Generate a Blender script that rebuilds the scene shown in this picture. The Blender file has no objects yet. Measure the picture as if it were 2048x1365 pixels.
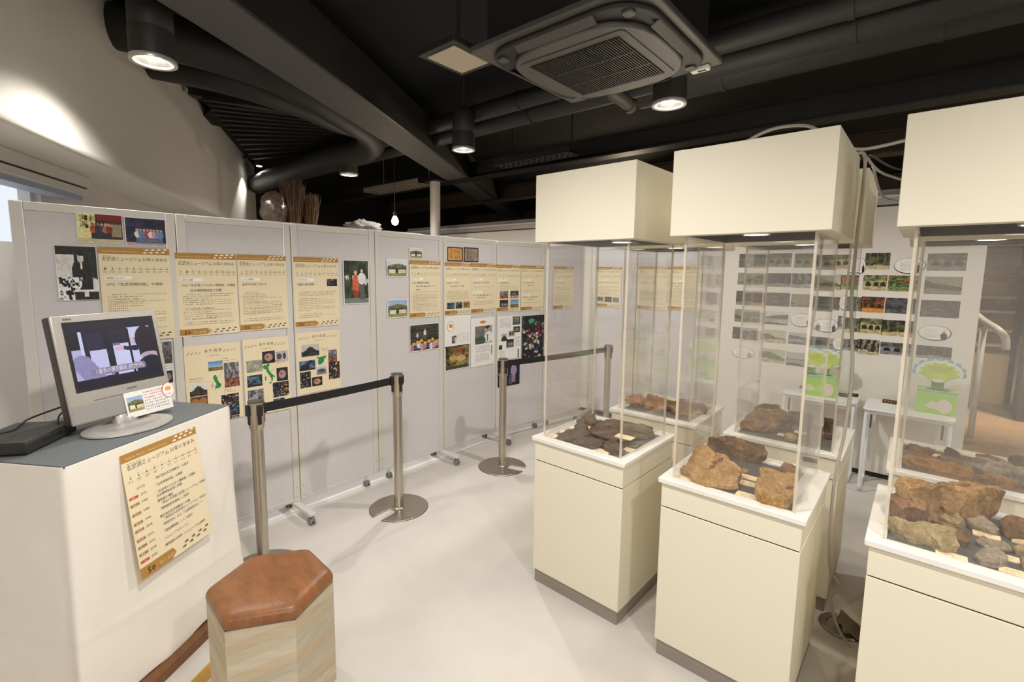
import bpy, math, random
import numpy as np
from mathutils import Vector, Matrix, noise

SC = bpy.context.scene
COL = SC.collection
PI = math.pi

# ------------------------------------------------------------------ camera
CX, CY, FPX, HCAM = -11.4638, -26.9253, 959.09224, 1.6
YAW, PITCH, ROLL = .7155, .11463, .0107
def _rot():
    f = np.array([-math.sin(YAW)*math.cos(PITCH), math.cos(YAW)*math.cos(PITCH), -math.sin(PITCH)])
    r = np.array([math.cos(YAW), math.sin(YAW), 0.0]); u = np.cross(r, f)
    c, s = math.cos(ROLL), math.sin(ROLL)
    return c*r+s*u, -s*r+c*u, f
RR, UU, FF = _rot()
C0 = np.array([0, 0, HCAM])
cam = bpy.data.objects.new('camera', bpy.data.cameras.new('camera'))
COL.objects.link(cam)
m4 = Matrix.Identity(4)
for i in range(3):
    m4[i][0], m4[i][1], m4[i][2] = RR[i], UU[i], -FF[i]
m4[2][3] = HCAM
cam.matrix_world = m4
cam.data.sensor_width = 36; cam.data.lens = FPX/2048*36
cam.data.shift_x = -CX/2048; cam.data.shift_y = CY/2048
cam.data.clip_start = .05; cam.data.clip_end = 60
SC.camera = cam
SC.view_settings.view_transform = 'Standard'; SC.view_settings.look = 'None'
SC.view_settings.gamma = 1; SC.view_settings.use_curve_mapping = False
SC.view_settings.exposure = -0.3
SC.cycles.max_bounces = 10; SC.cycles.diffuse_bounces = 5; SC.cycles.glossy_bounces = 4
SC.cycles.transparent_max_bounces = 40
SC.cycles.sample_clamp_indirect = 6; SC.cycles.caustics_reflective = False; SC.cycles.caustics_refractive = False

# measured points: where a sight line through a pixel of the photograph meets a real plane of the room
def ray(u, v): return (u-1024-CX)/FPX*RR-(v-682.5-CY)/FPX*UU+FF
def atz(u, v, z=0.0):
    d = ray(u, v); return C0+d*(z-HCAM)/d[2]
def atpl(u, v, P, n):
    d = ray(u, v); P = np.array(P, float); n = np.array(n, float); return C0+d*(((P-C0)@n)/(d@n))

# ------------------------------------------------------------------ light
world = bpy.data.worlds.new('world'); SC.world = world; world.use_nodes = True
world.node_tree.nodes['Background'].inputs[0].default_value = (1, .95, .9, 1)
world.node_tree.nodes['Background'].inputs[1].default_value = .06

def spot(name, loc, w, angle=110, blend=.6, r=.05, col=(1, .93, .84), to=None):
    l = bpy.data.lights.new(name, 'SPOT'); l.energy = w; l.color = col
    l.spot_size = math.radians(angle); l.spot_blend = blend; l.shadow_soft_size = r
    o = bpy.data.objects.new(name, l); COL.objects.link(o); o.location = loc
    if to is not None:
        d = Vector(to)-Vector(loc); o.rotation_euler = d.to_track_quat('-Z', 'Y').to_euler()
    return o
WARM = (1, .955, .905)
# bare beams added outside the frame for brightness; two continue the lamp row
for i, (x, y, w, an) in enumerate([(-1.07, .7, 140, 148), (.83, .7, 125, 148), (1.0, -1.3, 70, 150), (1.1, 3.6, 75, 160), (2.3, 1.9, 50, 150)]):
    spot('down_beam', (x, y, 2.62), w, an, .7, .06, WARM)
# wide unseen fill light, added to brighten the fronts of the cases
la = bpy.data.lights.new('fill_light', 'AREA'); la.shape = 'RECTANGLE'; la.size = 3.0; la.size_y = 1.2
la.energy = 75; la.color = (1, .95, .88)
lo = bpy.data.objects.new('fill_light', la); COL.objects.link(lo); lo.location = (1.7, -1.3, 2.75)
lo.rotation_euler = Vector((-1.9, 3.2, -1.3)).to_track_quat('-Z', 'Y').to_euler()

# ------------------------------------------------------------------ materials
def s2l(c):
    c = np.asarray(c, float)/255.
    return np.where(c <= .04045, c/12.92, ((c+.055)/1.055)**2.4)
def C(r, g, b): return tuple(float(x) for x in s2l((r, g, b)))
_M = {}
def mat(name, col, rough=.6, metal=0., bump=0., bscale=60., var=0., vscale=4., coat=0., spec=.5, stretch=None):
    if name in _M: return _M[name]
    m = bpy.data.materials.new(name); m.use_nodes = True; _M[name] = m
    nt = m.node_tree; b = nt.nodes['Principled BSDF']
    b.inputs['Base Color'].default_value = (*col, 1); b.inputs['Roughness'].default_value = rough
    b.inputs['Metallic'].default_value = metal; b.inputs['Specular IOR Level'].default_value = spec
    b.inputs['Coat Weight'].default_value = coat
    tc = nt.nodes.new('ShaderNodeTexCoord')
    src = tc.outputs['Object']
    if stretch:
        mp = nt.nodes.new('ShaderNodeMapping'); mp.inputs['Scale'].default_value = stretch
        nt.links.new(src, mp.inputs[0]); src = mp.outputs[0]
    if var:
        n = nt.nodes.new('ShaderNodeTexNoise'); n.inputs['Scale'].default_value = vscale; n.inputs['Detail'].default_value = 6
        nt.links.new(src, n.inputs['Vector'])
        r = nt.nodes.new('ShaderNodeValToRGB')
        a = [max(0, x*(1-var)) for x in col]; c = [min(1, x*(1+var)) for x in col]
        r.color_ramp.elements[0].position = .3; r.color_ramp.elements[1].position = .7
        r.color_ramp.elements[0].color = (*a, 1); r.color_ramp.elements[1].color = (*c, 1)
        nt.links.new(n.outputs[0], r.inputs[0]); nt.links.new(r.outputs[0], b.inputs['Base Color'])
    if bump:
        n = nt.nodes.new('ShaderNodeTexNoise'); n.inputs['Scale'].default_value = bscale; n.inputs['Detail'].default_value = 5
        nt.links.new(src, n.inputs['Vector'])
        bp = nt.nodes.new('ShaderNodeBump'); bp.inputs['Strength'].default_value = bump; bp.inputs['Distance'].default_value = .004
        nt.links.new(n.outputs[0], bp.inputs['Height']); nt.links.new(bp.outputs[0], b.inputs['Normal'])
    return m
def emat(name, col, strength):
    if name in _M: return _M[name]
    m = bpy.data.materials.new(name); m.use_nodes = True; _M[name] = m
    nt = m.node_tree; nt.nodes.remove(nt.nodes['Principled BSDF'])
    e = nt.nodes.new('ShaderNodeEmission'); e.inputs[0].default_value = (*col, 1); e.inputs[1].default_value = strength
    nt.links.new(e.outputs[0], nt.nodes['Material Output'].inputs[0]); return m
def colmat(name, rough=.55, emit=0.):
    if name in _M: return _M[name]
    m = bpy.data.materials.new(name); m.use_nodes = True; _M[name] = m
    nt = m.node_tree; b = nt.nodes['Principled BSDF']
    a = nt.nodes.new('ShaderNodeAttribute'); a.attribute_name = 'Col'
    if emit:
        b.inputs['Base Color'].default_value = (.01, .01, .012, 1)
        nt.links.new(a.outputs['Color'], b.inputs['Emission Color']); b.inputs['Emission Strength'].default_value = emit
        b.inputs['Roughness'].default_value = .25
    else:
        nt.links.new(a.outputs['Color'], b.inputs['Base Color']); b.inputs['Roughness'].default_value = rough
    return m
PRINT = colmat('printed_ink', .5)
SCREEN = colmat('screen_glow', .2, 1.05)
CREAM = mat('cream_laminate', C(226, 219, 199), .45, bump=.03, bscale=220)
WHITEWOOD = mat('white_painted_wood', C(232, 229, 222), .45, bump=.06, bscale=40, var=.03, vscale=6)
PLINTH = mat('plinth_metal', C(150, 142, 132), .42, .35, bump=.05, bscale=90, var=.08, vscale=3, stretch=(1, 1, 12))
FELT = mat('grey_tray_felt', C(80, 78, 78), .9, bump=.3, bscale=500, var=.06, vscale=60)
DARKGAP = mat('dark_gap', C(42, 38, 34), .8)
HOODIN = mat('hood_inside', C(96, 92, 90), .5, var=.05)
FRAME = mat('panel_frame', C(214, 210, 202), .4)
BOARD = mat('panel_board', C(212, 208, 208), .75, bump=.12, bscale=700, var=.015, vscale=30)
CASTER = mat('caster_rubber', C(128, 126, 126), .6)
STEEL = mat('brushed_steel', C(190, 182, 170), .28, 1., bump=.05, bscale=30, var=.05, vscale=8, stretch=(40, 40, 1))
STEELDISC = mat('brushed_steel_disc', C(180, 170, 156), .34, 1., bump=.04, bscale=60, var=.05, vscale=12)
BLACKPL = mat('black_plastic', C(26, 25, 24), .5)
BELT = mat('belt_webbing', C(22, 21, 20), .8, bump=.3, bscale=600)
WALLW = mat('white_wall_paint', C(222, 218, 208), .8, bump=.04, bscale=150, var=.015, vscale=2)
SOFFIT = mat('soffit_paint', C(210, 206, 202), .8, bump=.04, bscale=150)
CEIL = mat('black_ceiling', C(13, 12, 12), .9, bump=.2, bscale=20, var=.2, vscale=1.5)
BEAMG = mat('beam_grey', C(80, 77, 76), .7, bump=.05, bscale=60, var=.05, vscale=2)
DUCT = mat('duct_wrap', C(33, 32, 31), .6, bump=.15, bscale=25, var=.12, vscale=3)
DARKMET = mat('dark_ceiling_steel', C(32, 30, 29), .55, bump=.1, bscale=40, var=.1, vscale=3)
ACG = mat('ac_grey', C(76, 73, 70), .5)
ACDK = mat('ac_dark', C(30, 28, 27), .6)
PAPERW = mat('white_paper', C(240, 238, 232), .7)
CREAMP = mat('cream_paper', C(236, 221, 186), .7)

def acrylic():
    m = bpy.data.materials.new('clear_acrylic'); m.use_nodes = True; nt = m.node_tree; N = nt.nodes.new; K = nt.links.new
    nt.nodes.remove(nt.nodes['Principled BSDF'])
    tr = N('ShaderNodeBsdfTransparent'); tr.inputs[0].default_value = (.995, .995, .99, 1)
    gl = N('ShaderNodeBsdfGlossy'); gl.inputs['Roughness'].default_value = .012; gl.inputs[0].default_value = (1, 1, 1, 1)
    di = N('ShaderNodeBsdfDiffuse'); di.inputs[0].default_value = (.9, .87, .83, 1)
    tl = N('ShaderNodeBsdfTranslucent'); tl.inputs[0].default_value = (.9, .87, .83, 1)
    ge = N('ShaderNodeNewGeometry'); dt = N('ShaderNodeVectorMath'); dt.operation = 'DOT_PRODUCT'
    K(ge.outputs['Incoming'], dt.inputs[0]); K(ge.outputs['Normal'], dt.inputs[1])
    ab = N('ShaderNodeMath'); ab.operation = 'ABSOLUTE'; K(dt.outputs['Value'], ab.inputs[0])
    om = N('ShaderNodeMath'); om.operation = 'SUBTRACT'; om.inputs[0].default_value = 1; K(ab.outputs[0], om.inputs[1])
    pw = N('ShaderNodeMath'); pw.operation = 'POWER'; pw.inputs[1].default_value = 5; K(om.outputs[0], pw.inputs[0])
    sc = N('ShaderNodeMath'); sc.operation = 'MULTIPLY_ADD'; sc.inputs[1].default_value = .93; sc.inputs[2].default_value = .036; K(pw.outputs[0], sc.inputs[0])
    a = N('ShaderNodeMixShader'); b = N('ShaderNodeMixShader'); d = N('ShaderNodeMixShader')
    K(di.outputs[0], d.inputs[1]); K(tl.outputs[0], d.inputs[2])
    a.inputs[0].default_value = .018                       # diffuse veil imitating the haze of reflections on the panes
    K(tr.outputs[0], a.inputs[1]); K(d.outputs[0], a.inputs[2])
    K(sc.outputs[0], b.inputs[0]); K(a.outputs[0], b.inputs[1]); K(gl.outputs[0], b.inputs[2])
    K(b.outputs[0], nt.nodes['Material Output'].inputs[0]); return m
ACRYL = acrylic()
def acedge():
    m = bpy.data.materials.new('acrylic_edge'); m.use_nodes = True; nt = m.node_tree
    nt.nodes.remove(nt.nodes['Principled BSDF'])
    tr = nt.nodes.new('ShaderNodeBsdfTransparent'); tr.inputs[0].default_value = (.95, .93, .88, 1)
    di = nt.nodes.new('ShaderNodeBsdfDiffuse'); di.inputs[0].default_value = (.88, .82, .72, 1)
    a = nt.nodes.new('ShaderNodeMixShader'); a.inputs[0].default_value = .38
    nt.links.new(tr.outputs[0], a.inputs[1]); nt.links.new(di.outputs[0], a.inputs[2])
    nt.links.new(a.outputs[0], nt.nodes['Material Output'].inputs[0]); return m
ACEDGE = acedge()

def rockmat(name, c1, c2, c3, scale=9.):
    if name in _M: return _M[name]
    m = bpy.data.materials.new(name); m.use_nodes = True; _M[name] = m; nt = m.node_tree
    b = nt.nodes['Principled BSDF']; b.inputs['Roughness'].default_value = .85; b.inputs['Specular IOR Level'].default_value = .25
    tc = nt.nodes.new('ShaderNodeTexCoord')
    N = nt.nodes.new; K = nt.links.new
    n1 = N('ShaderNodeTexNoise'); n1.inputs['Scale'].default_value = scale; n1.inputs['Detail'].default_value = 8; n1.inputs['Roughness'].default_value = .68; n1.inputs['Distortion'].default_value = .6
    K(tc.outputs['Object'], n1.inputs['Vector'])
    r = N('ShaderNodeValToRGB'); e = r.color_ramp.elements
    e[0].position = .32; e[0].color = (*c1, 1); e[1].position = .68; e[1].color = (*c3, 1)
    k = e.new(.5); k.color = (*c2, 1)
    K(n1.outputs[0], r.inputs[0])
    n3 = N('ShaderNodeTexNoise'); n3.inputs['Scale'].default_value = 85; n3.inputs['Detail'].default_value = 6; n3.inputs['Roughness'].default_value = .75; K(tc.outputs['Object'], n3.inputs['Vector'])
    r3 = N('ShaderNodeValToRGB'); r3.color_ramp.elements[0].position = .34; r3.color_ramp.elements[1].position = .62
    r3.color_ramp.elements[0].color = (.62, .58, .54, 1); r3.color_ramp.elements[1].color = (1.15, 1.15, 1.15, 1); K(n3.outputs[0], r3.inputs[0])
    mx = N('ShaderNodeMix'); mx.data_type = 'RGBA'; mx.blend_type = 'MULTIPLY'; mx.inputs[0].default_value = 1
    K(r.outputs[0], mx.inputs[6]); K(r3.outputs[0], mx.inputs[7]); K(mx.outputs[2], b.inputs['Base Color'])
    n2 = N('ShaderNodeTexNoise'); n2.inputs['Scale'].default_value = 38; n2.inputs['Detail'].default_value = 10; n2.inputs['Roughness'].default_value = .72
    K(tc.outputs['Object'], n2.inputs['Vector'])
    bp = N('ShaderNodeBump'); bp.inputs['Strength'].default_value = .95; bp.inputs['Distance'].default_value = .016
    K(n2.outputs[0], bp.inputs['Height']); K(bp.outputs[0], b.inputs['Normal'])
    return m

# ------------------------------------------------------------------ mesh helpers
ORG = {}
def tag(o, label=None, cat=None, group=None, kind=None):
    if label: o['label'] = label
    if cat: o['category'] = cat
    if group: o['group'] = group
    if kind: o['kind'] = kind
    return o
def thing(name, label, cat, loc=(0, 0, 0), rotz=0., group=None, kind=None):
    o = bpy.data.objects.new(name, None); COL.objects.link(o); o.location = loc; o.rotation_euler = (0, 0, rotz)
    o.empty_display_size = .05; ORG[o] = np.array(loc, float)
    return tag(o, label, cat, group, kind)

class MB:
    """collects shapes; build() links them as one mesh object"""
    def __init__(s): s.v = []; s.f = []; s.mi = []; s.c = []
    def add(s, vs, fs, mi=0, col=None):
        n = len(s.v); s.v += [tuple(map(float, p)) for p in vs]
        for k, f in enumerate(fs):
            s.f.append([i+n for i in f]); s.mi.append(mi[k] if isinstance(mi, (list, tuple)) else mi); s.c.append(col)
        return s
    def box(s, x0, y0, z0, x1, y1, z1, mi=0, col=None):
        x0, x1 = min(x0, x1), max(x0, x1); y0, y1 = min(y0, y1), max(y0, y1); z0, z1 = min(z0, z1), max(z0, z1)
        v = [(x, y, z) for z in (z0, z1) for y in (y0, y1) for x in (x0, x1)]
        return s.add(v, [(0, 2, 3, 1), (4, 5, 7, 6), (0, 1, 5, 4), (2, 6, 7, 3), (0, 4, 6, 2), (1, 3, 7, 5)], mi, col)
    def obox(s, c, ax, ay, az, mi=0, col=None):
        c, ax, ay, az = [np.array(t, float) for t in (c, ax, ay, az)]
        v = [c+i*ax+j*ay+k*az for k in (-1, 1) for j in (-1, 1) for i in (-1, 1)]
        return s.add(v, [(0, 2, 3, 1), (4, 5, 7, 6), (0, 1, 5, 4), (2, 6, 7, 3), (0, 4, 6, 2), (1, 3, 7, 5)], mi, col)
    def bar(s, a, b, w, h, mi=0, up=(0, 0, 1)):
        a, b = np.array(a, float), np.array(b, float); d = (b-a)/2; L = np.linalg.norm(d); t = d/L
        y = np.cross(np.array(up, float), t); y /= np.linalg.norm(y); z = np.cross(t, y)
        return s.obox((a+b)/2, d, y*w/2, z*h/2, mi)
    def prism(s, pts, z0, z1, mi=0):
        n = len(pts); v = [(*p, z0) for p in pts]+[(*p, z1) for p in pts]
        f = [tuple(range(n))[::-1], tuple(range(n, 2*n))]+[(i, (i+1) % n, n+(i+1) % n, n+i) for i in range(n)]
        return s.add(v, f, mi)
    def lathe(s, prof, n=24, c=(0, 0, 0), mi=0, cap=True):
        v = []; f = []; m = len(prof)
        for r, z in prof:
            for k in range(n):
                a = 2*PI*k/n; v.append((c[0]+r*math.cos(a), c[1]+r*math.sin(a), c[2]+z))
        for i in range(m-1):
            for k in range(n):
                k2 = (k+1) % n; f.append((i*n+k, i*n+k2, (i+1)*n+k2, (i+1)*n+k))
        if cap:
            f.append(tuple(range(n))[::-1]); f.append(tuple(range((m-1)*n, m*n)))
        return s.add(v, f, mi)
    def tube(s, path, r, n=10, mi=0, closed=False):
        P = [np.array(p, float) for p in path]; m = len(P); v = []; f = []
        rs = r if isinstance(r, (list, tuple)) else [r]*m
        prev = None
        for i in range(m):
            t = P[(i+1) % m]-P[i-1] if closed else P[min(i+1, m-1)]-P[max(i-1, 0)]
            t /= np.linalg.norm(t)+1e-12
            if prev is None:
                a = np.array([0, 0, 1.]) if abs(t[2]) < .9 else np.array([1., 0, 0])
                x = np.cross(a, t)
            else: x = prev-t*(prev@t)
            x /= np.linalg.norm(x)+1e-12; prev = x; y = np.cross(t, x)
            for k in range(n):
                a = 2*PI*k/n; v.append(P[i]+rs[i]*(math.cos(a)*x+math.sin(a)*y))
        for i in range(m if closed else m-1):
            j = (i+1) % m
            for k in range(n):
                k2 = (k+1) % n; f.append((i*n+k, i*n+k2, j*n+k2, j*n+k))
        if not closed:
            f.append(tuple(range(n))[::-1]); f.append(tuple(range((m-1)*n, m*n)))
        return s.add(v, f, mi)
    def build(s, name, mats, parent=None, smooth=False, bevel=0., world=True, seg=2, subd=0, angle=None):
        mats = mats if isinstance(mats, (list, tuple)) else [mats]
        V = np.array(s.v, float); org = np.zeros(3)
        if parent is None:
            lo, hi = V.min(0), V.max(0); org = np.array([(lo[0]+hi[0])/2, (lo[1]+hi[1])/2, lo[2]])
        elif world: org = ORG.get(parent, np.zeros(3))
        me = bpy.data.meshes.new(name); me.from_pydata((V-org).tolist(), [], s.f)
        for m in mats: me.materials.append(m)
        me.polygons.foreach_set('material_index', s.mi)
        if any(c is not None for c in s.c):
            a = me.color_attributes.new('Col', 'FLOAT_COLOR', 'CORNER'); buf = []
            for f, c in zip(s.f, s.c):
                c = c or (1, 1, 1); buf += [c[0], c[1], c[2], 1.]*len(f)
            a.data.foreach_set('color', buf)
        if smooth:
            me.polygons.foreach_set('use_smooth', [True]*len(s.f))
            if angle: me.set_sharp_from_angle(angle=math.radians(angle))
        me.update()
        o = bpy.data.objects.new(name, me); COL.objects.link(o)
        if parent is None: o.location = org; ORG[o] = org
        else: o.parent = parent; ORG[o] = org if world else np.zeros(3)
        if bevel:
            b = o.modifiers.new('bevel', 'BEVEL'); b.width = bevel; b.segments = seg; b.limit_method = 'ANGLE'; b.angle_limit = math.radians(40)
            me.polygons.foreach_set('use_smooth', [True]*len(s.f)); me.set_sharp_from_angle(angle=math.radians(50))
        if subd:
            d = o.modifiers.new('subdivision', 'SUBSURF'); d.levels = d.render_levels = subd
        return o
def structure(o, label=None):
    o['kind'] = 'structure'
    if label: o['label'] = label
    return o
def dup(root, loc=None, label=None, group=None, rotz=None):
    r = root.copy(); COL.objects.link(r); ORG[r] = ORG[root]
    if loc is not None: r.location = loc
    if rotz is not None: r.rotation_euler = (0, 0, rotz)
    if label: r['label'] = label
    if group: r['group'] = group
    for ch in list(root.children):
        c = ch.copy(); COL.objects.link(c); c.parent = r
        for g in list(ch.children):
            d = g.copy(); COL.objects.link(d); d.parent = c
    return r
def smoothpath(pts, n=8):
    P = [np.array(p, float) for p in pts]; out = []
    for i in range(len(P)-1):
        a, b, c, d = P[max(i-1, 0)], P[i], P[i+1], P[min(i+2, len(P)-1)]
        for k in range(n):
            t = k/n
            out.append(.5*((2*b)+(-a+c)*t+(2*a-5*b+4*c-d)*t*t+(-a+3*b-3*c+d)*t**3))
    out.append(P[-1]); return out

# ------------------------------------------------------------------ print helpers
_TX = {}
def glyphs(s):
    if s in _TX: return _TX[s]
    cu = bpy.data.curves.new('lettering', 'FONT'); cu.body = s; cu.size = 1; cu.resolution_u = 1
    o = bpy.data.objects.new('lettering', cu); COL.objects.link(o)
    bpy.context.view_layer.update()
    me = bpy.data.meshes.new_from_object(o.evaluated_get(bpy.context.evaluated_depsgraph_get()))
    V = np.array([v.co[:2] for v in me.vertices]); F = [tuple(p.vertices) for p in me.polygons]
    bpy.data.objects.remove(o); bpy.data.curves.remove(cu); bpy.data.meshes.remove(me)
    _TX[s] = (V, F); return _TX[s]

class Sheet:
    """flat print in sheet coordinates (metres, origin lower left), mapped to a plane of the room"""
    def __init__(s, o, ex, ey, W, H):
        s.o, s.ex, s.ey = [np.array(t, float) for t in (o, ex, ey)]
        s.n = np.cross(s.ex, s.ey); s.W, s.H = W, H; s.mb = MB(); s.k = 0
    def P(s, x, y, z): return s.o+s.ex*x+s.ey*y+s.n*z
    def z(s): return .0012+.00012*s.k
    def up(s): s.k += 1
    def poly(s, pts, col): s.mb.add([s.P(x, y, s.z()) for x, y in pts], [tuple(range(len(pts)))], 0, col)
    def rect(s, x0, y0, x1, y1, col): s.poly([(x0, y0), (x1, y0), (x1, y1), (x0, y1)], col)
    def ell(s, cx, cy, rx, ry, col, n=14, rot=0.):
        c, q = math.cos(rot), math.sin(rot)
        s.poly([(cx+rx*math.cos(2*PI*k/n)*c-ry*math.sin(2*PI*k/n)*q, cy+rx*math.cos(2*PI*k/n)*q+ry*math.sin(2*PI*k/n)*c) for k in range(n)], col)
    def text(s, t, x, y, size, col, width=None, align='l'):
        V, F = glyphs(t)
        w = V[:, 0].max()*size; k = 1.
        if width: k = width/w
        off = {'l': 0, 'c': -w*k/2, 'r': -w*k}[align]
        s.mb.add([s.P(x+off+a*size*k, y+b*size, s.z()) for a, b in V], F, 0, col)
    def dashes(s, x, y, w, h, col, rng, pitch=None):
        pitch = pitch or h*1.02; n = int(w/pitch)
        for i in range(n):
            if rng.random() < .07: continue
            a = x+i*pitch; q = pitch*rng.uniform(.55, .85)
            s.rect(a, y+h*rng.uniform(.35, .6), a+q, y+h*rng.uniform(.62, .8), col)
            if rng.random() < .7: s.rect(a+q*.35, y+h*rng.uniform(0, .2), a+q*.62, y+h*.95, col)
            if rng.random() < .5: s.rect(a, y+h*.05, a+q*.9, y+h*.2, col)
    def build(s, name, parent, mat_=None): return s.mb.build(name, mat_ or PRINT, parent)

def vnoise(u, v, f, seed):
    r = np.random.RandomState(seed); g = r.rand(66, 66); x = (u*f) % 64; y = (v*f) % 64
    i, j = x.astype(int), y.astype(int); a, b = x-i, y-j; a = a*a*(3-2*a); b = b*b*(3-2*b)
    return (g[i, j]*(1-a)+g[i+1, j]*a)*(1-b)+(g[i, j+1]*(1-a)+g[i+1, j+1]*a)*b
def fbm(u, v, f, seed): return (vnoise(u, v, f, seed)*.5+vnoise(u, v, f*2, seed+1)*.3+vnoise(u, v, f*4, seed+2)*.2)
def L3(a, b, t): t = t[..., None]; return np.array(a, float)*(1-t)+np.array(b, float)*t
def blob(im, u, v, cx, cy, rx, ry, col): im[((u-cx)/rx)**2+((v-cy)/ry)**2 < 1] = col
def rct(im, u, v, x0, y0, x1, y1, col): im[(u >= x0) & (u <= x1) & (v >= y0) & (v <= y1)] = col
def figure(im, u, v, x, y, h, top, bot, head=(200, 160, 130)):
    rct(im, u, v, x-h*.09, y, x+h*.09, y+h*.5, bot); blob(im, u, v, x, y+h*.62, h*.14, h*.24, top); blob(im, u, v, x, y+h*.92, h*.07, h*.09, head)

def paint(style, u, v, sd):
    """colours (0..255) of a printed photograph"""
    N = lambda f, k=0: np.clip((fbm(u, v, f, sd*7+k)-.5)*2.3+.5, 0, 1)
    gray = style.endswith('_bw'); sep = style.endswith('_sepia'); st = style.split('_')[0]
    if st == 'cave':
        top = .62+.1*(N(3)-.5); im = L3((58, 66, 38), (150, 150, 104), N(9, 3))
        g = v < .3+.06*np.sin(u*5+sd); im[g] = L3((150, 136, 88), (206, 192, 140), N(7, 5))[g]
        band = (v >= .28) & (v < top); im[band] = L3((150, 136, 92), (196, 184, 140), N(8, 6))[band]
        k = 2+sd % 3
        for i in range(k):
            cx = (i+.6)/(k+.1)+.04*math.sin(sd+i); rx = .33/k
            m = (((u-cx)/rx)**2+((v-.36)/.22)**2 < 1) & (v > .3); im[m] = (34, 32, 24)
    elif st == 'hill':
        sky = L3((206, 196, 150), (170, 176, 160), v); im = sky
        t = .78-.42*u+.1*(N(3)-.5) if sd % 2 else .5+.28*np.sin(u*3+sd)+.08*(N(4)-.5)
        m = v < t; im[m] = L3((44, 48, 34), (112, 112, 76), N(10, 3))[m]
        m = v < .26+.05*np.sin(4*u+sd); im[m] = L3((150, 140, 96), (196, 184, 140), N(8, 5))[m]
    elif st == 'water':
        im = L3((186, 188, 186), (206, 204, 196), v); m = (v < .62+.14*np.sin(u*2.6+sd)) & (v > .42); im[m] = L3((66, 72, 68), (108, 110, 100), N(8))[m]
        m = v <= .42; im[m] = L3((134, 138, 138), (186, 186, 180), vnoise(u*.3, v*3, 9, sd))[m]
        m = v < .14+.06*np.sin(5*u); im[m] = (70, 68, 60)
    elif st == 'columns':
        im = L3((30, 28, 22), (150, 142, 112), np.clip(.5+.7*np.sin(u*(16+sd % 5)+4*N(3)), 0, 1)*np.clip(v*1.3+.2, 0, 1))
        m = v < .2+.12*N(5, 2); im[m] = L3((160, 150, 112), (214, 206, 170), N(12, 4))[m]
    elif st == 'trees':
        im = L3((18, 26, 14), (96, 108, 62), N(6)); 
        for i in range(3):
            m = abs(u-.2-.3*i-.02*np.sin(v*6+sd)) < .035; im[m] = (112, 92, 62)
        m = v < .2+.06*np.sin(3*u); im[m] = L3((176, 158, 108), (208, 196, 150), N(9, 4))[m]
    elif st == 'autumn':
        im = L3((40, 30, 18), (168, 84, 40), N(7)); m = v < .3; im[m] = L3((196, 130, 52), (222, 160, 70), N(9, 3))[m]
        for i in range(3): blob(im, u, v, .2+.3*i, .42, .07, .16, (30, 24, 16))
    elif st == 'garden':
        im = L3((32, 52, 26), (132, 150, 84), N(9)); m = (N(6, 4) > .62) & (v > .5); im[m] = (176, 70, 50)
        m = v < .3; im[m] = L3((70, 92, 46), (150, 160, 96), N(8, 3))[m]
    elif st == 'rocks':
        im = L3((56, 58, 46), (150, 146, 116), N(9)); m = v > .62+.15*np.sin(u*4+sd); im[m] = L3((50, 62, 50), (110, 120, 96), N(12, 3))[m]
    elif st == 'fall':
        im = L3((44, 44, 54), (110, 110, 116), N(7)); m = abs(u-.5-.06*np.sin(v*7)) < .1; im[m] = (214, 214, 218); m = v < .15; im[m] = (180, 180, 184)
    elif st == 'shopfront':
        im = L3((40, 22, 16), (90, 42, 28), N(5)); rct(im, u, v, 0, .0, .4, 1, (226, 220, 150)); rct(im, u, v, .4, .78, 1, 1, (120, 20, 22))
        rct(im, u, v, .72, .25, .98, .68, (150, 138, 110)); m = v < .16; im[m] = (198, 188, 146)
        for x, c in ((.34, (190, 90, 40)), (.45, (60, 40, 36)), (.53, (48, 60, 96)), (.62, (170, 110, 70)), (.7, (130, 40, 30))): figure(im, u, v, x, .14, .55, c, (40, 40, 52))
    elif st == 'staff':
        im = L3((22, 26, 44), (48, 54, 84), N(5)); m = v < .13; im[m] = (186, 164, 170)
        cs = [(220, 220, 225), (100, 130, 180), (100, 130, 180), (180, 40, 60), (232, 228, 224), (214, 160, 150), (110, 140, 190), (110, 140, 190)]
        for i, c in enumerate(cs): figure(im, u, v, .28+.085*i, .1, .52, c, (90, 110, 150) if i % 3 else (110, 104, 104))
    elif st == 'bwman':
        im = L3((205, 203, 196), (236, 234, 228), N(4)); m = v > .84; im[m] = (30, 30, 30); m = (u > .44) & (v > .55-.3*(u-.44)); im[m] = (40, 40, 40)
        blob(im, u, v, .62, .52, .26, .26, (34, 34, 36)); rct(im, u, v, .42, .2, .88, .5, (34, 34, 36)); blob(im, u, v, .6, .79, .08, .1, (208, 200, 190)); blob(im, u, v, .6, .87, .09, .05, (20, 20, 20))
        rct(im, u, v, .585, .58, .62, .7, (240, 240, 240)); m = (v < .42) & (u < .62-.3*(.42-v)); im[m] = L3((20, 20, 20), (240, 240, 240), np.round(N(14, 3)*1.1))[m]
        m = (v < .16) & (u > .4); im[m] = (40, 40, 40); rct(im, u, v, .62, .06, .74, .16, (225, 225, 222))
    elif st == 'couple':
        im = L3((20, 32, 20), (66, 84, 56), N(6)); m = v < .12; im[m] = (120, 128, 122); m = (N(8, 3) > .72) & (v > .4) & (v < .65); im[m] = (206, 210, 190)
        blob(im, u, v, .46, .42, .13, .28, (216, 100, 66)); rct(im, u, v, .36, .12, .56, .3, (150, 60, 40)); blob(im, u, v, .46, .72, .06, .05, (226, 180, 150))
        rct(im, u, v, .62, .1, .82, .46, (92, 92, 90)); blob(im, u, v, .72, .58, .16, .14, (226, 226, 226)); blob(im, u, v, .72, .76, .06, .05, (216, 176, 146))
    elif st == 'house':
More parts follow.
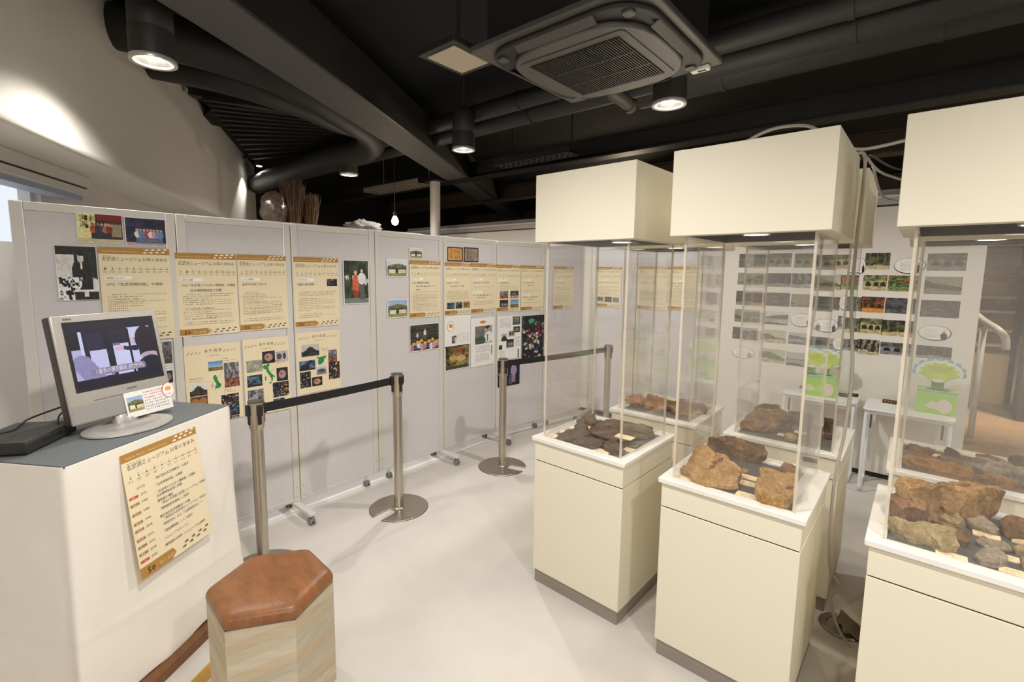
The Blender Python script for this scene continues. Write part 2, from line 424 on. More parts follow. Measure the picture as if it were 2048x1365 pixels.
        im = L3((216, 222, 222), (150, 180, 214), v*(sd % 2)); m = v < .62+.14*np.sin(u*3); im[m] = L3((66, 84, 48), (150, 136, 92), N(9))[m]
        rct(im, u, v, .1, .2, .95, .5, (60, 62, 50)); rct(im, u, v, .1, .2, .42, .44, (228, 226, 206)); rct(im, u, v, .55, .2, .95, .42, (214, 208, 186)); m = v < .18; im[m] = L3((176, 160, 96), (120, 136, 70), N(7, 2))[m]
    elif st == 'kids':
        im = L3((30, 30, 28), (84, 84, 76), np.clip(vnoise(u*.4, v*4, 7, sd), 0, 1)); figure(im, u, v, .5, .42, .4, (226, 224, 220), (90, 90, 86)); figure(im, u, v, .24, .4, .3, (214, 206, 196), (60, 60, 60))
        for i in range(9): blob(im, u, v, .06+.11*i, .12+.05*(i % 3), .07, .14, [(190, 120, 150), (60, 80, 130), (220, 216, 226), (200, 150, 170)][i % 4])
        for i in range(7): blob(im, u, v, .12+.13*i, .27+.05*(i % 3), .06, .06, (236, 178, 52))
    elif st == 'certgold':
        im = L3((200, 140, 70), (224, 176, 108), N(4)); m = (np.abs(u-.5) > .43) | (np.abs(v-.5) > .42); im[m] = (24, 18, 16); m = (np.sin(u*60) > .5) & (abs(u-.5) < .34) & (abs(v-.5) < .3); im[m] = (146, 94, 48)
    elif st == 'certgrey':
        im = L3((136, 122, 106), (168, 150, 130), N(4)); m = (np.abs(u-.5) > .43) | (np.abs(v-.5) > .42); im[m] = (24, 20, 18); m = (np.sin(u*60) > .5) & (abs(u-.5) < .34) & (abs(v-.5) < .3); im[m] = (96, 88, 78)
    elif st == 'rockroom':
        im = L3((40, 34, 22), (170, 140, 84), N(8)); rct(im, u, v, .4, .7, .72, .86, (150, 70, 40)); blob(im, u, v, .3, .5, .16, .1, (190, 160, 90)); blob(im, u, v, .65, .45, .2, .14, (200, 170, 110)); m = v < .15; im[m] = (60, 64, 40)
    elif st == 'portrait':
        im = L3((150, 160, 190), (190, 170, 150), N(3)); m = u < .55; im[m] = L3((90, 110, 130), (160, 120, 90), N(7))[m]
        blob(im, u, v, .8, .36, .26, .3, (232, 232, 228)); blob(im, u, v, .72, .78, .13, .16, (196, 150, 120)); blob(im, u, v, .72, .92, .15, .08, (24, 20, 20)); rct(im, u, v, .7, .1, .75, .5, (50, 46, 60)); blob(im, u, v, .3, .2, .3, .22, (70, 80, 70))
    elif st == 'stones':
        im = L3((12, 14, 14), (40, 44, 40), N(5)); r = np.random.RandomState(sd)
        for i in range(60):
            c = [(190, 60, 70), (60, 90, 160), (220, 170, 80), (90, 150, 140), (230, 190, 190), (120, 90, 150), (200, 190, 170)][r.randint(7)]
            blob(im, u, v, r.rand(), r.rand()*.95, .03+.04*r.rand(), .02+.02*r.rand(), c)
        rct(im, u, v, .66, .62, .88, .97, (28, 20, 22))
    elif st == 'speaker':
        im = L3((14, 14, 18), (34, 34, 40), N(4)); rct(im, u, v, .62, .12, .8, .45, (150, 120, 150)); blob(im, u, v, .72, .58, .14, .2, (160, 140, 180)); blob(im, u, v, .66, .84, .06, .08, (216, 180, 150)); rct(im, u, v, .5, .05, .65, .4, (70, 84, 110))
    elif st == 'night':
        im = L3((10, 10, 14), (50, 56, 80), N(6)); m = N(12, 4) > .86; im[m] = (214, 170, 96)
    elif st == 'hallblue':
        im = L3((16, 20, 32), (96, 130, 160), N(4)); m = v < .2; im[m] = (40, 34, 30)
    elif st == 'town':
        im = L3((60, 56, 60), (176, 176, 186), N(9)); m = v < .4; im[m] = L3((60, 30, 30), (190, 120, 90), N(12, 2))[m]
    elif st == 'field':
        im = L3((196, 214, 226), (90, 140, 190), v); m = v < .4; im[m] = L3((90, 84, 50), (140, 120, 70), N(6))[m]
    elif st == 'hut':
        im = L3((214, 212, 206), (226, 226, 222), v); m = (v < .85-1.1*abs(u-.5)) & (v > .4); im[m] = (52, 56, 58); m = v <= .45; im[m] = L3((34, 28, 24), (90, 70, 50), N(8))[m]; m = v < .08; im[m] = (190, 180, 160)
    elif st == 'pots':
        im = L3((70, 46, 30), (120, 84, 56), N(5)); blob(im, u, v, .28, .5, .2, .36, (176, 110, 60)); blob(im, u, v, .72, .5, .22, .38, (166, 112, 72))
    elif st == 'plain':
        im = L3((134, 140, 120), (182, 172, 160), N(4))
    elif st == 'shell':
        im = L3((170, 160, 160), (206, 200, 200), N(3)); blob(im, u, v, .28, .5, .2, .3, (84, 72, 66)); blob(im, u, v, .7, .5, .12, .34, (60, 64, 74)); m = v < .25; im[m] = (196, 186, 180)
    elif st == 'fossil':
        im = L3((20, 20, 24), (56, 56, 60), N(4)); blob(im, u, v, .5, .5, .34, .3, (186, 140, 130)); blob(im, u, v, .4, .55, .1, .1, (120, 80, 70))
    elif st == 'boat':
        im = L3((150, 156, 166), (206, 208, 212), v); blob(im, u, v, .5, .45, .4, .22, (70, 76, 90)); m = v < .22; im[m] = (130, 126, 120)
    else:
        im = L3((60, 66, 60), (160, 150, 120), N(6))
    im = np.asarray(im, float).copy(); im += (N(26, 9)-.5)[..., None]*26
    if gray or sep:
        g = im.mean(-1, keepdims=True); im = (g*.86 if gray else g*np.array([.98, .94, .76])*.80)*np.ones(3)
    return np.clip(im, 6, 245)

def picture(name, sh, x0, y0, x1, y1, style, sd, parent, res=None, material=None, lift=None):
    nx, ny = res or (26, 20); z = lift if lift is not None else sh.z()
    U, V = np.meshgrid(np.linspace(0, 1, nx+1), np.linspace(0, 1, ny+1)); Uc = (np.arange(nx)+.5)/nx; Vc = (np.arange(ny)+.5)/ny
    uc, vc = np.meshgrid(Uc, Vc); im = s2l(paint(style, uc, vc, sd) if isinstance(style, str) else style(uc, vc, sd))
    P = [sh.P(x0+(x1-x0)*a, y0+(y1-y0)*b, z) for a, b in zip(U.ravel(), V.ravel())]
    w = nx+1; F = [(j*w+i, j*w+i+1, (j+1)*w+i+1, (j+1)*w+i) for j in range(ny) for i in range(nx)]
    P = np.array(P); org = np.array([P[:, 0].mean(), P[:, 1].mean(), P[:, 2].min()]) if parent is None else ORG.get(parent, np.zeros(3))
    me = bpy.data.meshes.new(name); me.from_pydata((P-org).tolist(), [], F); me.materials.append(material or PRINT)
    a = me.color_attributes.new('Col', 'FLOAT_COLOR', 'CORNER')
    cc = np.concatenate([im.reshape(-1, 3), np.ones((nx*ny, 1))], 1); a.data.foreach_set('color', np.repeat(cc, 4, 0).ravel())
    o = bpy.data.objects.new(name, me); COL.objects.link(o)
    if parent is None: o.location = org; ORG[o] = org
    else: o.parent = parent; ORG[o] = org
    return o
def paper(name, o, ex, ey, W, H, material, label, cat, group=None, t=.0009):
    """a sheet of paper as a thin slab: a thing of its own; returns thing, Sheet"""
    o, ex, ey = [np.array(q, float) for q in (o, ex, ey)]; n = np.cross(ex, ey)
    m = MB(); m.obox(o+ex*W/2+ey*H/2+n*(t/2+.0002), ex*W/2, ey*H/2, n*t/2)
    ob = m.build(name, material); tag(ob, label, cat, group)
    return ob, Sheet(o, ex, ey, W, H)

# ------------------------------------------------------------------ the setting
def floormat():
    m = mat('vinyl_floor', C(207, 202, 194), .42, bump=.03, bscale=120, var=.035, vscale=5)
    return m
o = MB().box(-10, -4, -.1, 4, 11, 0).build('floor', floormat()); structure(o, 'pale beige vinyl floor')
W0 = np.array([-2.897, .177, 0]); WD = np.array([-.864, .503, 0]); WD /= np.linalg.norm(WD); WN = np.array([-WD[1], WD[0], 0])*-1
if WN[1] < 0: WN = -WN
ZC = 3.25
s_end = float((atpl(513, 420, W0, WN)-W0)@WD)
def wbox(m, s0, s1, n0, n1, z0, z1, mi=0):
    c = W0+WD*(s0+s1)/2+WN*(n0+n1)/2+np.array([0, 0, (z0+z1)/2])
    return m.obox(c, WD*(s1-s0)/2, WN*(n1-n0)/2, (0, 0, (z1-z0)/2), mi)
o = wbox(MB(), -5.5, s_end, -.5, 0, 2.2, ZC+.05).build('wall_left', WALLW, bevel=.03, seg=3); structure(o, 'white upper wall above the window soffit')
wl = MB(); wn0 = -.5
zw0 = float(atpl(8, 488, W0+WN*wn0, WN)[2]); sw = float((atpl(20, 430, W0+WN*wn0, WN)-W0)@WD)+.25
wbox(wl, -5.5, s_end-.05, -.62, wn0+.035, 0, zw0); wbox(wl, sw, s_end-.05, -.62, wn0+.035, zw0, 2.25); wbox(wl, -5.5, -1.6, -.62, wn0+.035, zw0, 2.25)
structure(wl.build('wall_window_side', SOFFIT), 'grey lower wall under the window')
wi = bpy.data.objects.new('window_1', None); COL.objects.link(wi); structure(wi, 'bright window with a white roller blind'); ORG[wi] = np.zeros(3)
wbox(MB(), -1.6, sw, -.60, -.58, zw0, 2.16).build('pane', emat('daylight_pane', (.88, .93, 1.0), 1.2), wi)
m = MB(); wbox(m, -1.6, sw, -.56, -.5, zw0-.02, zw0+.015); wbox(m, sw-.04, sw, -.56, -.5, zw0, 2.2); m.build('window_frame', FRAME, wi)
# roller blind head rail under the soffit
cr = thing('blind_rail', 'white blind head rail with a dark groove under the soffit above the window', 'blind rail')
n_r = -.28; se = float((atpl(181, 366, W0+WN*n_r, WN)-W0)@WD)
zt = float(atpl(90, 333, W0+WN*n_r, WN)[2]); zb = float(atpl(90, 368, W0+WN*n_r, WN)[2])
m = MB(); wbox(m, -2.5, se, n_r-.12, n_r, (zt+zb)/2+.004, 2.2); m.build('head_box', FRAME, cr, bevel=.004)
m = MB(); wbox(m, -2.5, se-.03, n_r-.10, n_r-.012, (zt+zb)/2-.008, (zt+zb)/2+.004); m.build('groove', DARKGAP, cr)
m = MB(); wbox(m, -2.5, se-.03, n_r-.12, n_r+.01, zb, (zt+zb)/2-.008); m.build('lower_rail', FRAME, cr, bevel=.006)
m = MB(); wbox(m, -2.5, se-.05, n_r-.15, n_r-.03, zb-.03, zb); m.build('blue_strip', mat('blue_grey_strip', C(160, 172, 192), .5), cr)
# white strip of floor behind the left panels
o = MB().box(-3.9, .6, 0, -3.005, 2.66, .008).build('floor_strip', mat('white_floor_strip', C(244, 243, 240), .5)); structure(o, 'white strip of floor running under the display panels')
# ceiling and side walls (mostly outside the frame)
o = MB().box(-10, -4, ZC, 4, 11, ZC+.1).build('ceiling', CEIL); structure(o)
structure(MB().box(-10, -4.1, 0, 4, -4, ZC).build('wall_rear', WALLW)); structure(MB().box(4, -4, 0, 4.1, 11, ZC).build('wall_right', WALLW))
structure(MB().box(-10, 10.9, 0, 4, 11, ZC).build('wall_far', mat('dark_far_wall', C(40, 37, 35), .8)))
structure(MB().box(-10.1, -4, 0, -10, 11, ZC).build('wall_far_left', mat('dark_far_wall', C(40, 37, 35), .8)))
# back partition wall with its hanging rail
YB = 4.72
xr = float(atpl(1974, 500, (0, YB, 0), (0, 1, 0))[0]); zr = [float(atpl(1778, v, (0, YB, 0), (0, 1, 0))[2]) for v in (378, 393.5, 413)]
o = MB().box(-6.2, YB, .04, xr, YB+.06, zr[2]).build('wall_back', mat('back_wall_white', C(226, 220, 212), .7, bump=.03, bscale=200)); structure(o, 'white sliding partition wall with the photo display')
t1 = bpy.data.objects.new('trim_1', None); COL.objects.link(t1); structure(t1, 'grey hanging rail along the top of the back wall'); ORG[t1] = np.zeros(3)
RAILM = mat('rail_grey', C(176, 172, 172), .45, .3)
MB().box(-6.2, YB+.02, zr[2]+.012, xr, YB+.1, zr[1]).build('rail', RAILM, t1, bevel=.004)
MB().box(-6.2, YB-.015, zr[1]-.008, xr, YB+.1, zr[1]+.014).build('rail_lip', FRAME, t1, bevel=.004)
MB().box(-6.2, YB+.03, zr[1]+.014, xr, YB+.14, zr[0]).build('fascia', mat('fascia_grey', C(150, 146, 146), .6), t1)
MB().box(-6.2, YB+.01, zr[2]-.002, xr, YB+.05, zr[2]+.012).build('shadow_gap', DARKGAP, t1)
MB().box(-6.2, YB+.01, .0, xr, YB+.05, .04).build('gap_shade_back', DARKGAP); structure(bpy.data.objects['gap_shade_back'])  # dark strip standing in for the shaded gap under the sliding wall

# ------------------------------------------------------------------ ceiling steel, ducts
ZB = 2.8
a0, a1 = atz(317, 0, ZB), atz(876, 352, ZB); b0, b1 = atz(461, 0, ZB), atz(918.6, 341, ZB)
bd = (a1-a0)+(b1-b0); bd /= np.linalg.norm(bd); bn = np.array([bd[1], -bd[0], 0])
cA = (a0+a1)/2; wB = float(((b0+b1)/2-cA)@bn); cB = cA+bn*wB/2
L0, L1 = -5.5, 7.5
bm = thing('ceiling_beam', 'long light grey boxed ceiling beam crossing above the display panels', 'beam')
MB().obox(cB+bd*(L0+L1)/2+np.array([0, 0, .13]), bd*(L1-L0)/2, bn*wB/2, (0, 0, .13)).build('soffit_box', BEAMG, bm)
MB().obox(cB+bd*(L0+L1)/2+bn*(wB/2+.012)+np.array([0, 0, .14]), bd*(L1-L0)/2, bn*.012, (0, 0, .15)).build('side_flange', DARKMET, bm)
yx = float(atz(1500, 263, ZB)[1])
def xbeam(y, x0, x1, z0, h, w, label, m=DARKMET):
    t = thing('steel_beam', label, 'beam')
    b = MB(); b.box(x0, y-w/2, z0, x1, y+w/2, z0+.014); b.build('bottom_flange', m, t)
    b = MB(); b.box(x0, y-.008, z0+.014, x1, y+.008, z0+h-.014); b.build('web', m, t)
    b = MB(); b.box(x0, y-w/2, z0+h-.014, x1, y+w/2, z0+h); b.build('top_flange', m, t)
    return t
xbeam(yx, -8.5, 3.9, ZB-.02, .2, .17, 'dark steel beam crossing under the grey beam above the display cases')
xbeam(6.1, -8.5, 3.9, 2.78, .22, .2, 'second dark steel beam farther back over the back wall', mat('brown_beam', C(84, 70, 60), .6))  # plain brown, paler than the nearest beam
xbeam(8.2, -8.5, 3.9, 2.7, .22, .2, 'farthest dark steel beam over the shop', mat('brown_beam', C(84, 70, 60), .6))
def pipe(name, y, z, r, x0, x1, label):
    t = thing(name, label, 'pipe')
    MB().tube([(x0, y, z), (x1, y, z)], r, 20).build('duct_body', DUCT, t, smooth=True, angle=50)
    for x in np.arange(max(x0, -3.2)+.6, min(x1, 2.5), 1.1): MB().tube([(x-.015, y, z), (x+.015, y, z)], r+.006, 20).build('joint_band', DARKMET, t, smooth=True, angle=50)
    return t
def ypix(u, v, z): return float(atz(u, v, z)[1])
for (u, v, zc, r, lab) in ((1250, 192, 2.93, .085, 'round dark duct passing beside the air conditioner, nearest the hanging lamp'), (1010, 222, 2.98, .07, 'thin dark duct high behind the air conditioner'),
                      (1700, 107, 2.98, .13, 'thick dark duct running above the display cases'), (1600, 54, 3.05, .1, 'uppermost dark duct at the right of the air conditioner')):
    yb = ypix(u, v, zc-r*.8)+r*.3
    pipe('ceiling_duct', yb, zc, r, -7.5 if u < 1300 else -1.75, 3.9, lab)
q0_, q1_ = atz(1215, 190, 2.78), atz(1262, 212, 2.76)
t = thing('pipe_stub', 'short dark pipe stub with a cap below the air conditioner', 'pipe', tuple(q0_))
MB().tube([q0_+(0, 0, .12), q0_+(q1_-q0_)*.2+np.array([0, 0, .03]), q1_], .045, 16).build('pipe', mat('stub_grey', C(70, 67, 65), .5), t, smooth=True, angle=50)
MB().tube([q1_-(q1_-q0_)*.12, q1_+(q1_-q0_)*.04], .05, 16).build('cap', mat('stub_grey', C(70, 67, 65), .5), t, smooth=True, angle=50)
# bent duct at the left: leaves the wall, passes behind the grey beam and turns back towards the left
wallP = lambda u, v: atpl(u, v, W0, WN)
pth = [wallP(228, 52), atz(400, 92, 3.02), atz(560, 150, 2.98), atz(680, 222, 2.94), atz(738, 264, 2.92), atz(735, 296, 2.9), atz(660, 318, 2.88), atz(515, 368, 2.88)]
t = thing('bent_duct', 'thick dark duct leaving the white wall and bending back behind the grey beam', 'duct')
MB().tube(smoothpath(pth, 7), .135, 20).build('duct_body', DUCT, t, smooth=True)
c = MB(); c.tube([pth[-1], pth[-1]+(pth[-1]-pth[-2])/np.linalg.norm(pth[-1]-pth[-2])*.03], .142, 20); c.build('end_collar', DARKMET, t, smooth=True, angle=50)
pth2 = [wallP(300, 128), atz(450, 158, 2.93), atz(590, 205, 2.93), atz(670, 240, 2.93), atz(722, 256, 2.94)]
t = thing('bent_duct', 'lower dark flexible duct leaving the white wall under the thick duct', 'duct')
MB().tube(smoothpath(pth2, 7), .1, 18).build('duct_body', DUCT, t, smooth=True)
# dark slatted ceiling deck beside the white wall
dk = thing('ceiling_deck', 'dark ribbed steel ceiling deck above the end of the white wall', 'ceiling deck')
for i in range(13):
    f = i/12; p = atz(405+f*100, 196+f*120, 3.12); q = atz(702, 236+f*62, 3.12)
    MB().bar(p, q, .05, .04).build('slat', DARKMET, dk)
    if i == 6: MB().bar(atz(455, 200, 3.17), atz(700, 262, 3.17), 1.9, .02).build('deck_sheet', CEIL, dk)
# edge angle of the deck where it meets the wall
MB().bar(wallP(368, 180)+WN*.05, atz(700, 240, 3.05), .1, .09).build('edge_angle', DARKMET, dk)
# hanger rods and small ceiling clutter
for (u0, v0, u1, v1, lab) in ((632, 0, 607, 104, 'thin steel hanger rod above the grey beam'), (1215, 0, 1190, 45, 'thin steel hanger rod above the air conditioner')):
    p = atz(u1, v1, 2.95); MB().tube([p, (p[0], p[1], ZC)], .006, 8).build('hanger_rod', RAILM); tag(bpy.context.scene.objects[-1] if False else COL.objects[-1], lab, 'rod')

# perforated cable trays
def perforated(name, y0, y1, x0, x1, z, label, m, nx, ny=2):
    b = MB(); cx, cy = (x1-x0)/nx, (y1-y0)/ny; K = 12
    for i in range(nx):
        for j in range(ny):
            c = (x0+(i+.5)*cx, y0+(j+.5)*cy); vs = []
            for k in range(K):
                a = 2*PI*k/K; q = max(abs(math.cos(a)), abs(math.sin(a)))
                vs.append((c[0]+math.cos(a)/q*cx/2, c[1]+math.sin(a)/q*cy/2, z)); vs.append((c[0]+math.cos(a)*cx*.33, c[1]+math.sin(a)*cy*.36, z))
            b.add(vs, [(2*k, 2*k+1, (2*k+3) % (2*K), (2*k+2) % (2*K)) for k in range(K)])
    t = thing(name, label, 'cable tray')
    s = b.build('perforated_plate', m, t); md = s.modifiers.new('thickness', 'SOLIDIFY'); md.thickness = .006
    MB().box(x0, y0-.01, z, x1, y0, z+.06).box(x0, y1, z, x1, y1+.01, z+.06).build('side_rail', m, t)
    MB().tube([(x0+.1, y1+.02, z+.05), (x0+.1, y1+.02, ZC)], .006, 8).tube([(x1-.1, y1+.02, z+.05), (x1-.1, y1+.02, ZC)], .006, 8).build('hangers', m, t)
    return t
p0 = atz(742, 385, 2.72); p1 = atz(842, 371, 2.72)
perforated('cable_tray', float(p0[1])-.05, float(p0[1])+.2, float(p0[0])-.1, float(p1[0])+.1, 2.72, 'lamp-lit perforated cable tray behind the white column', mat('tray_steel', C(150, 140, 128), .45, .5), 11)
p0 = atz(990, 333, 2.72); p1 = atz(1150, 308, 2.72)
perforated('cable_tray', float(p0[1])-.02, float(p0[1])+.14, float(p0[0]), float(p1[0]), 2.72, 'dark perforated cable tray above the left front display case', DARKMET, 14)
# white round column
pc = atz(870, 362, 2.78); rcol = 9/959*float(np.linalg.norm(pc))
t = thing('round_column', 'white round steel column rising behind the display panels to the beam', 'column', (pc[0], pc[1], 0))
MB().lathe([(rcol, 0), (rcol, 2.78)], 24, (pc[0], pc[1], 0)).build('shaft', mat('column_white', C(196, 190, 184), .45), t, smooth=True, angle=50)
MB().box(pc[0]-.1, pc[1]-.1, 2.765, pc[0]+.1, pc[1]+.1, 2.78).build('cap_plate', DARKMET, t)

# ------------------------------------------------------------------ air conditioner cassette
ZA = 2.65
A = [atz(944, 99.6, ZA), atz(1146, 209.5, ZA), atz(1442, 131.8, ZA)]
ax0 = float((A[0][0]+A[1][0])/2); ay1 = float((A[1][1]+A[2][1])/2); ax1 = float(A[2][0]); ay0 = float(A[0][1]); acx, acy = (ax0+ax1)/2, (ay0+ay1)/2; S = (ax1-ax0+ay1-ay0)/4
ac = thing('ceiling_air_conditioner', 'square grey ceiling cassette air conditioner with a slatted intake grille', 'air conditioner', (acx, acy, ZA))
def rrect(h, r, n=6, cx=0., cy=0., hy=None):
    hy = hy or h; P = []
    for sx, sy, a0 in ((1, 1, 0), (-1, 1, 90), (-1, -1, 180), (1, -1, 270)):
        for k in range(n+1):
            a = math.radians(a0+90*k/n); P.append((cx+sx*(h-r)+r*math.cos(a), cy+sy*(hy-r)+r*math.sin(a)))
    return P
MB().prism([(acx+x, acy+y) for x, y in rrect(S, .02)], ZA, ZA+.03).build('outer_panel', ACG, ac, bevel=.006)
MB().box(acx-S*.86, acy-S*.86, ZA+.03, acx+S*.86, acy+S*.86, ZC-.1).build('casing', mat('ac_casing', C(24, 23, 22), .6), ac)
# raised octagonal-round body with four outlets
MB().prism([(acx+x, acy+y) for x, y in rrect(S*.92, S*.40, 8)], ZA-.02, ZA+.001).build('outlet_recess', ACDK, ac, bevel=.008)
def squircle(h, cut):
    P = []
    for k in range(48):
        a = 2*PI*k/48; c, s = math.cos(a), math.sin(a); r = h/(abs(c)**3.2+abs(s)**3.2)**(1/3.2)
        P.append((acx+r*c, acy+r*s))
    return P
MB().prism(squircle(S*.80, .1), ZA-.045, ZA-.018).build('front_panel', ACG, ac, bevel=.01, seg=3)
MB().prism([(acx+x, acy+y) for x, y in rrect(S*.62, S*.07)], ZA-.05, ZA-.044).build('grille_rim', ACG, ac, bevel=.003)
MB().box(acx-S*.53, acy-S*.53, ZA-.051, acx+S*.53, acy+S*.53, ZA-.0495).build('grille_backing', ACDK, ac)
g = MB(); n = 36
for i in range(n):
    x = acx-S*.53+S*1.06*(i+.5)/n; g.box(x-.0028, acy-S*.53, ZA-.057, x+.0028, acy+S*.53, ZA-.051)
o = g.build('grille_slats', mat('ac_slat', C(34, 31, 30), .5), ac); o['kind'] = 'stuff'
for k in range(2): MB().box(acx-S*.53, acy-S*.53+S*1.06*(k+1)/3-.004, ZA-.058, acx+S*.53, acy-S*.53+S*1.06*(k+1)/3+.004, ZA-.0565).build('grille_bar', mat('ac_slat', C(34, 31, 30), .5), ac)
for k in range(4):
    a = k*PI/2; c, s = math.cos(a), math.sin(a); d = np.array([c, s, 0]); q = np.array([-s, c, 0])
    MB().obox(np.array([acx, acy, ZA-.028])+d*S*.855, q*S*.46, d*.016*1.2+np.array([0, 0, .010]), np.array([0, 0, .004])).build('louver', ACG if k % 2 else mat('ac_louver', C(74, 72, 70), .45), ac, bevel=.002)
for sx in (-1, 1):
    for sy in (-1, 1): MB().prism([(acx+sx*S*.735+x, acy+sy*S*.735+y) for x, y in rrect(S*.055, S*.04)], ZA-.03, ZA-.018).build('corner_cover', ACG, ac, bevel=.003)
ps = atz(1401, 134, ZA)
t = thing('sensor_box', 'small white sensor box under the corner of the air conditioner', 'sensor', ps)
MB().box(ps[0]-.045, ps[1]-.02, ZA-.022, ps[0]+.045, ps[1]+.02, ZA).build('housing', PAPERW, t, bevel=.004)
MB().box(ps[0]-.01, ps[1]-.012, ZA-.0235, ps[0]+.03, ps[1]+.004, ZA-.022).build('window', BLACKPL, t)
# square speaker plate
q = [atz(u, v, 2.68) for u, v in ((838, 112), (914, 84), (988, 128), (920, 150))]
sx0, sx1, sy0, sy1 = [float(f(p[i] for p in q)) for i in (0, 1) for f in (min, max)]
t = thing('ceiling_speaker_plate', 'square ceiling plate with a pale mesh centre beside the air conditioner', 'speaker', ((sx0+sx1)/2, (sy0+sy1)/2, 2.68))
MB().box(sx0, sy0, 2.68, sx1, sy1, 2.71).build('frame', DARKMET, t, bevel=.004)
MB().box(sx0+.035, sy0+.035, 2.674, sx1-.035, sy1-.035, 2.681).build('mesh_face', mat('speaker_mesh', C(196, 184, 162), .8, bump=.6, bscale=400), t, bevel=.002)
MB().tube([((sx0+sx1)/2, (sy0+sy1)/2, 2.71), ((sx0+sx1)/2, (sy0+sy1)/2, ZC)], .01, 8).build('hanger', DARKMET, t)

# ------------------------------------------------------------------ hanging downlights
LAMPB = mat('lamp_black', C(44, 43, 42), .5); LAMPR = mat('lamp_ring', C(214, 212, 208), .3, .6); BULB = emat('lamp_glow', (1, .96, .88), 40.)
REFL = mat('lamp_reflector', C(225, 222, 215), .2, .9)
def downlight(u, v, r, label, w, z=2.62, angle=158, to=None):
    p = atz(u, v, z); x, y = float(p[0]), float(p[1])
    t = thing('hanging_downlight', label, 'lamp', (x, y, z), group='black cylinder downlights under the ceiling')
    c = (x, y, z)
    MB().lathe([(r*.93, .135), (r*.97, .14), (r*.97, .30), (r*.9, .31)], 32, c).build('upper_can', LAMPB, t, smooth=True, angle=40)
    MB().lathe([(r*.88, .0), (r*.98, .0), (r, .012), (r, .133), (r*.95, .135)], 32, c, cap=False).build('lower_can', LAMPB, t, smooth=True, angle=40)
    MB().lathe([(r*.84, .002), (r*.86, -.008), (r*1.02, -.010), (r*1.04, -.002), (r*1.02, .008), (r*.98, .008)], 32, c, cap=False).build('trim_ring', LAMPR, t, smooth=True, angle=60)
    MB().lathe([(r*.86, .002), (r*.7, .04), (r*.45, .075), (r*.44, .08)], 32, c, cap=False).build('reflector', REFL, t, smooth=True, angle=60)
    MB().lathe([(r*.02, .012), (r*.34, .014), (r*.44, .03), (r*.44, .075)], 24, c).build('bulb', BULB, t, smooth=True)
    MB().box(x-.03, y-.03, z+.31, x+.03, y+.03, z+.36).tube([(x, y, z+.36), (x, y, ZC)], .009, 8).build('hanger', LAMPB, t)
    spot('down_beam', (x, y, z-.02), w, angle, .5 if angle < 150 else .4, .03, WARM, to)
    return p
p1_ = downlight(307, 122, .098, 'nearest black cylinder downlight, hanging beside the white wall', 55, 2.62, 144)
downlight(927, 299, .098, 'black cylinder downlight hanging in front of the steel beam near the white column', 90, 2.66)
downlight(698, 349, .098, 'black cylinder downlight hanging below the bent duct end', 60, 2.68)
downlight(1338, 208, .098, 'glaring black cylinder downlight hanging beside the air conditioner', 110, 2.62)
# small spotlight at the end of the white wall
pe = wallP(484, 330)+WN*.22
t = thing('wall_spotlight', 'small dark spotlight on a bracket at the far end of the white wall', 'lamp', pe)
MB().lathe([(.045, 0), (.05, .005), (.05, .12), (.03, .13)], 20, pe).build('can', LAMPB, t, smooth=True, angle=40)
MB().bar(pe+np.array([0, 0, .11]), pe-WN*.2+np.array([0, 0, .11]), .03, .03).build('bracket', LAMPB, t)
MB().lathe([(.036, -.002), (.036, .002)], 16, pe).build('bulb', BULB, t)
spot('down_beam', (pe[0], pe[1], pe[2]-.03), 40, 110, .3, .02, WARM)
# pendant bulb beyond the panels
pb = atpl(790, 443, (-4.6, 0, 0), (1, 0, 0))
t = thing('pendant_bulb', 'bare glowing pendant bulb seen over the display panels', 'lamp', pb)
MB().lathe([(.004, -.045), (.03, -.035), (.042, 0), (.03, .035), (.016, .06)], 18, pb).build('bulb', emat('bulb_glow', (1, .86, .62), 14.), t, smooth=True)
MB().lathe([(.018, .058), (.02, .06), (.02, .10), (.006, .11)], 14, pb).tube([pb+np.array([0, 0, .1]), (pb[0], pb[1], ZC)], .004, 6).build('socket_and_cord', LAMPB, t)
pl = bpy.data.lights.new('pendant_light', 'POINT'); pl.energy = 14; pl.color = (1, .8, .58); pl.shadow_soft_size = .05
plo = bpy.data.objects.new('pendant_light', pl); COL.objects.link(plo); plo.location = (pb[0], pb[1], pb[2]-.08)

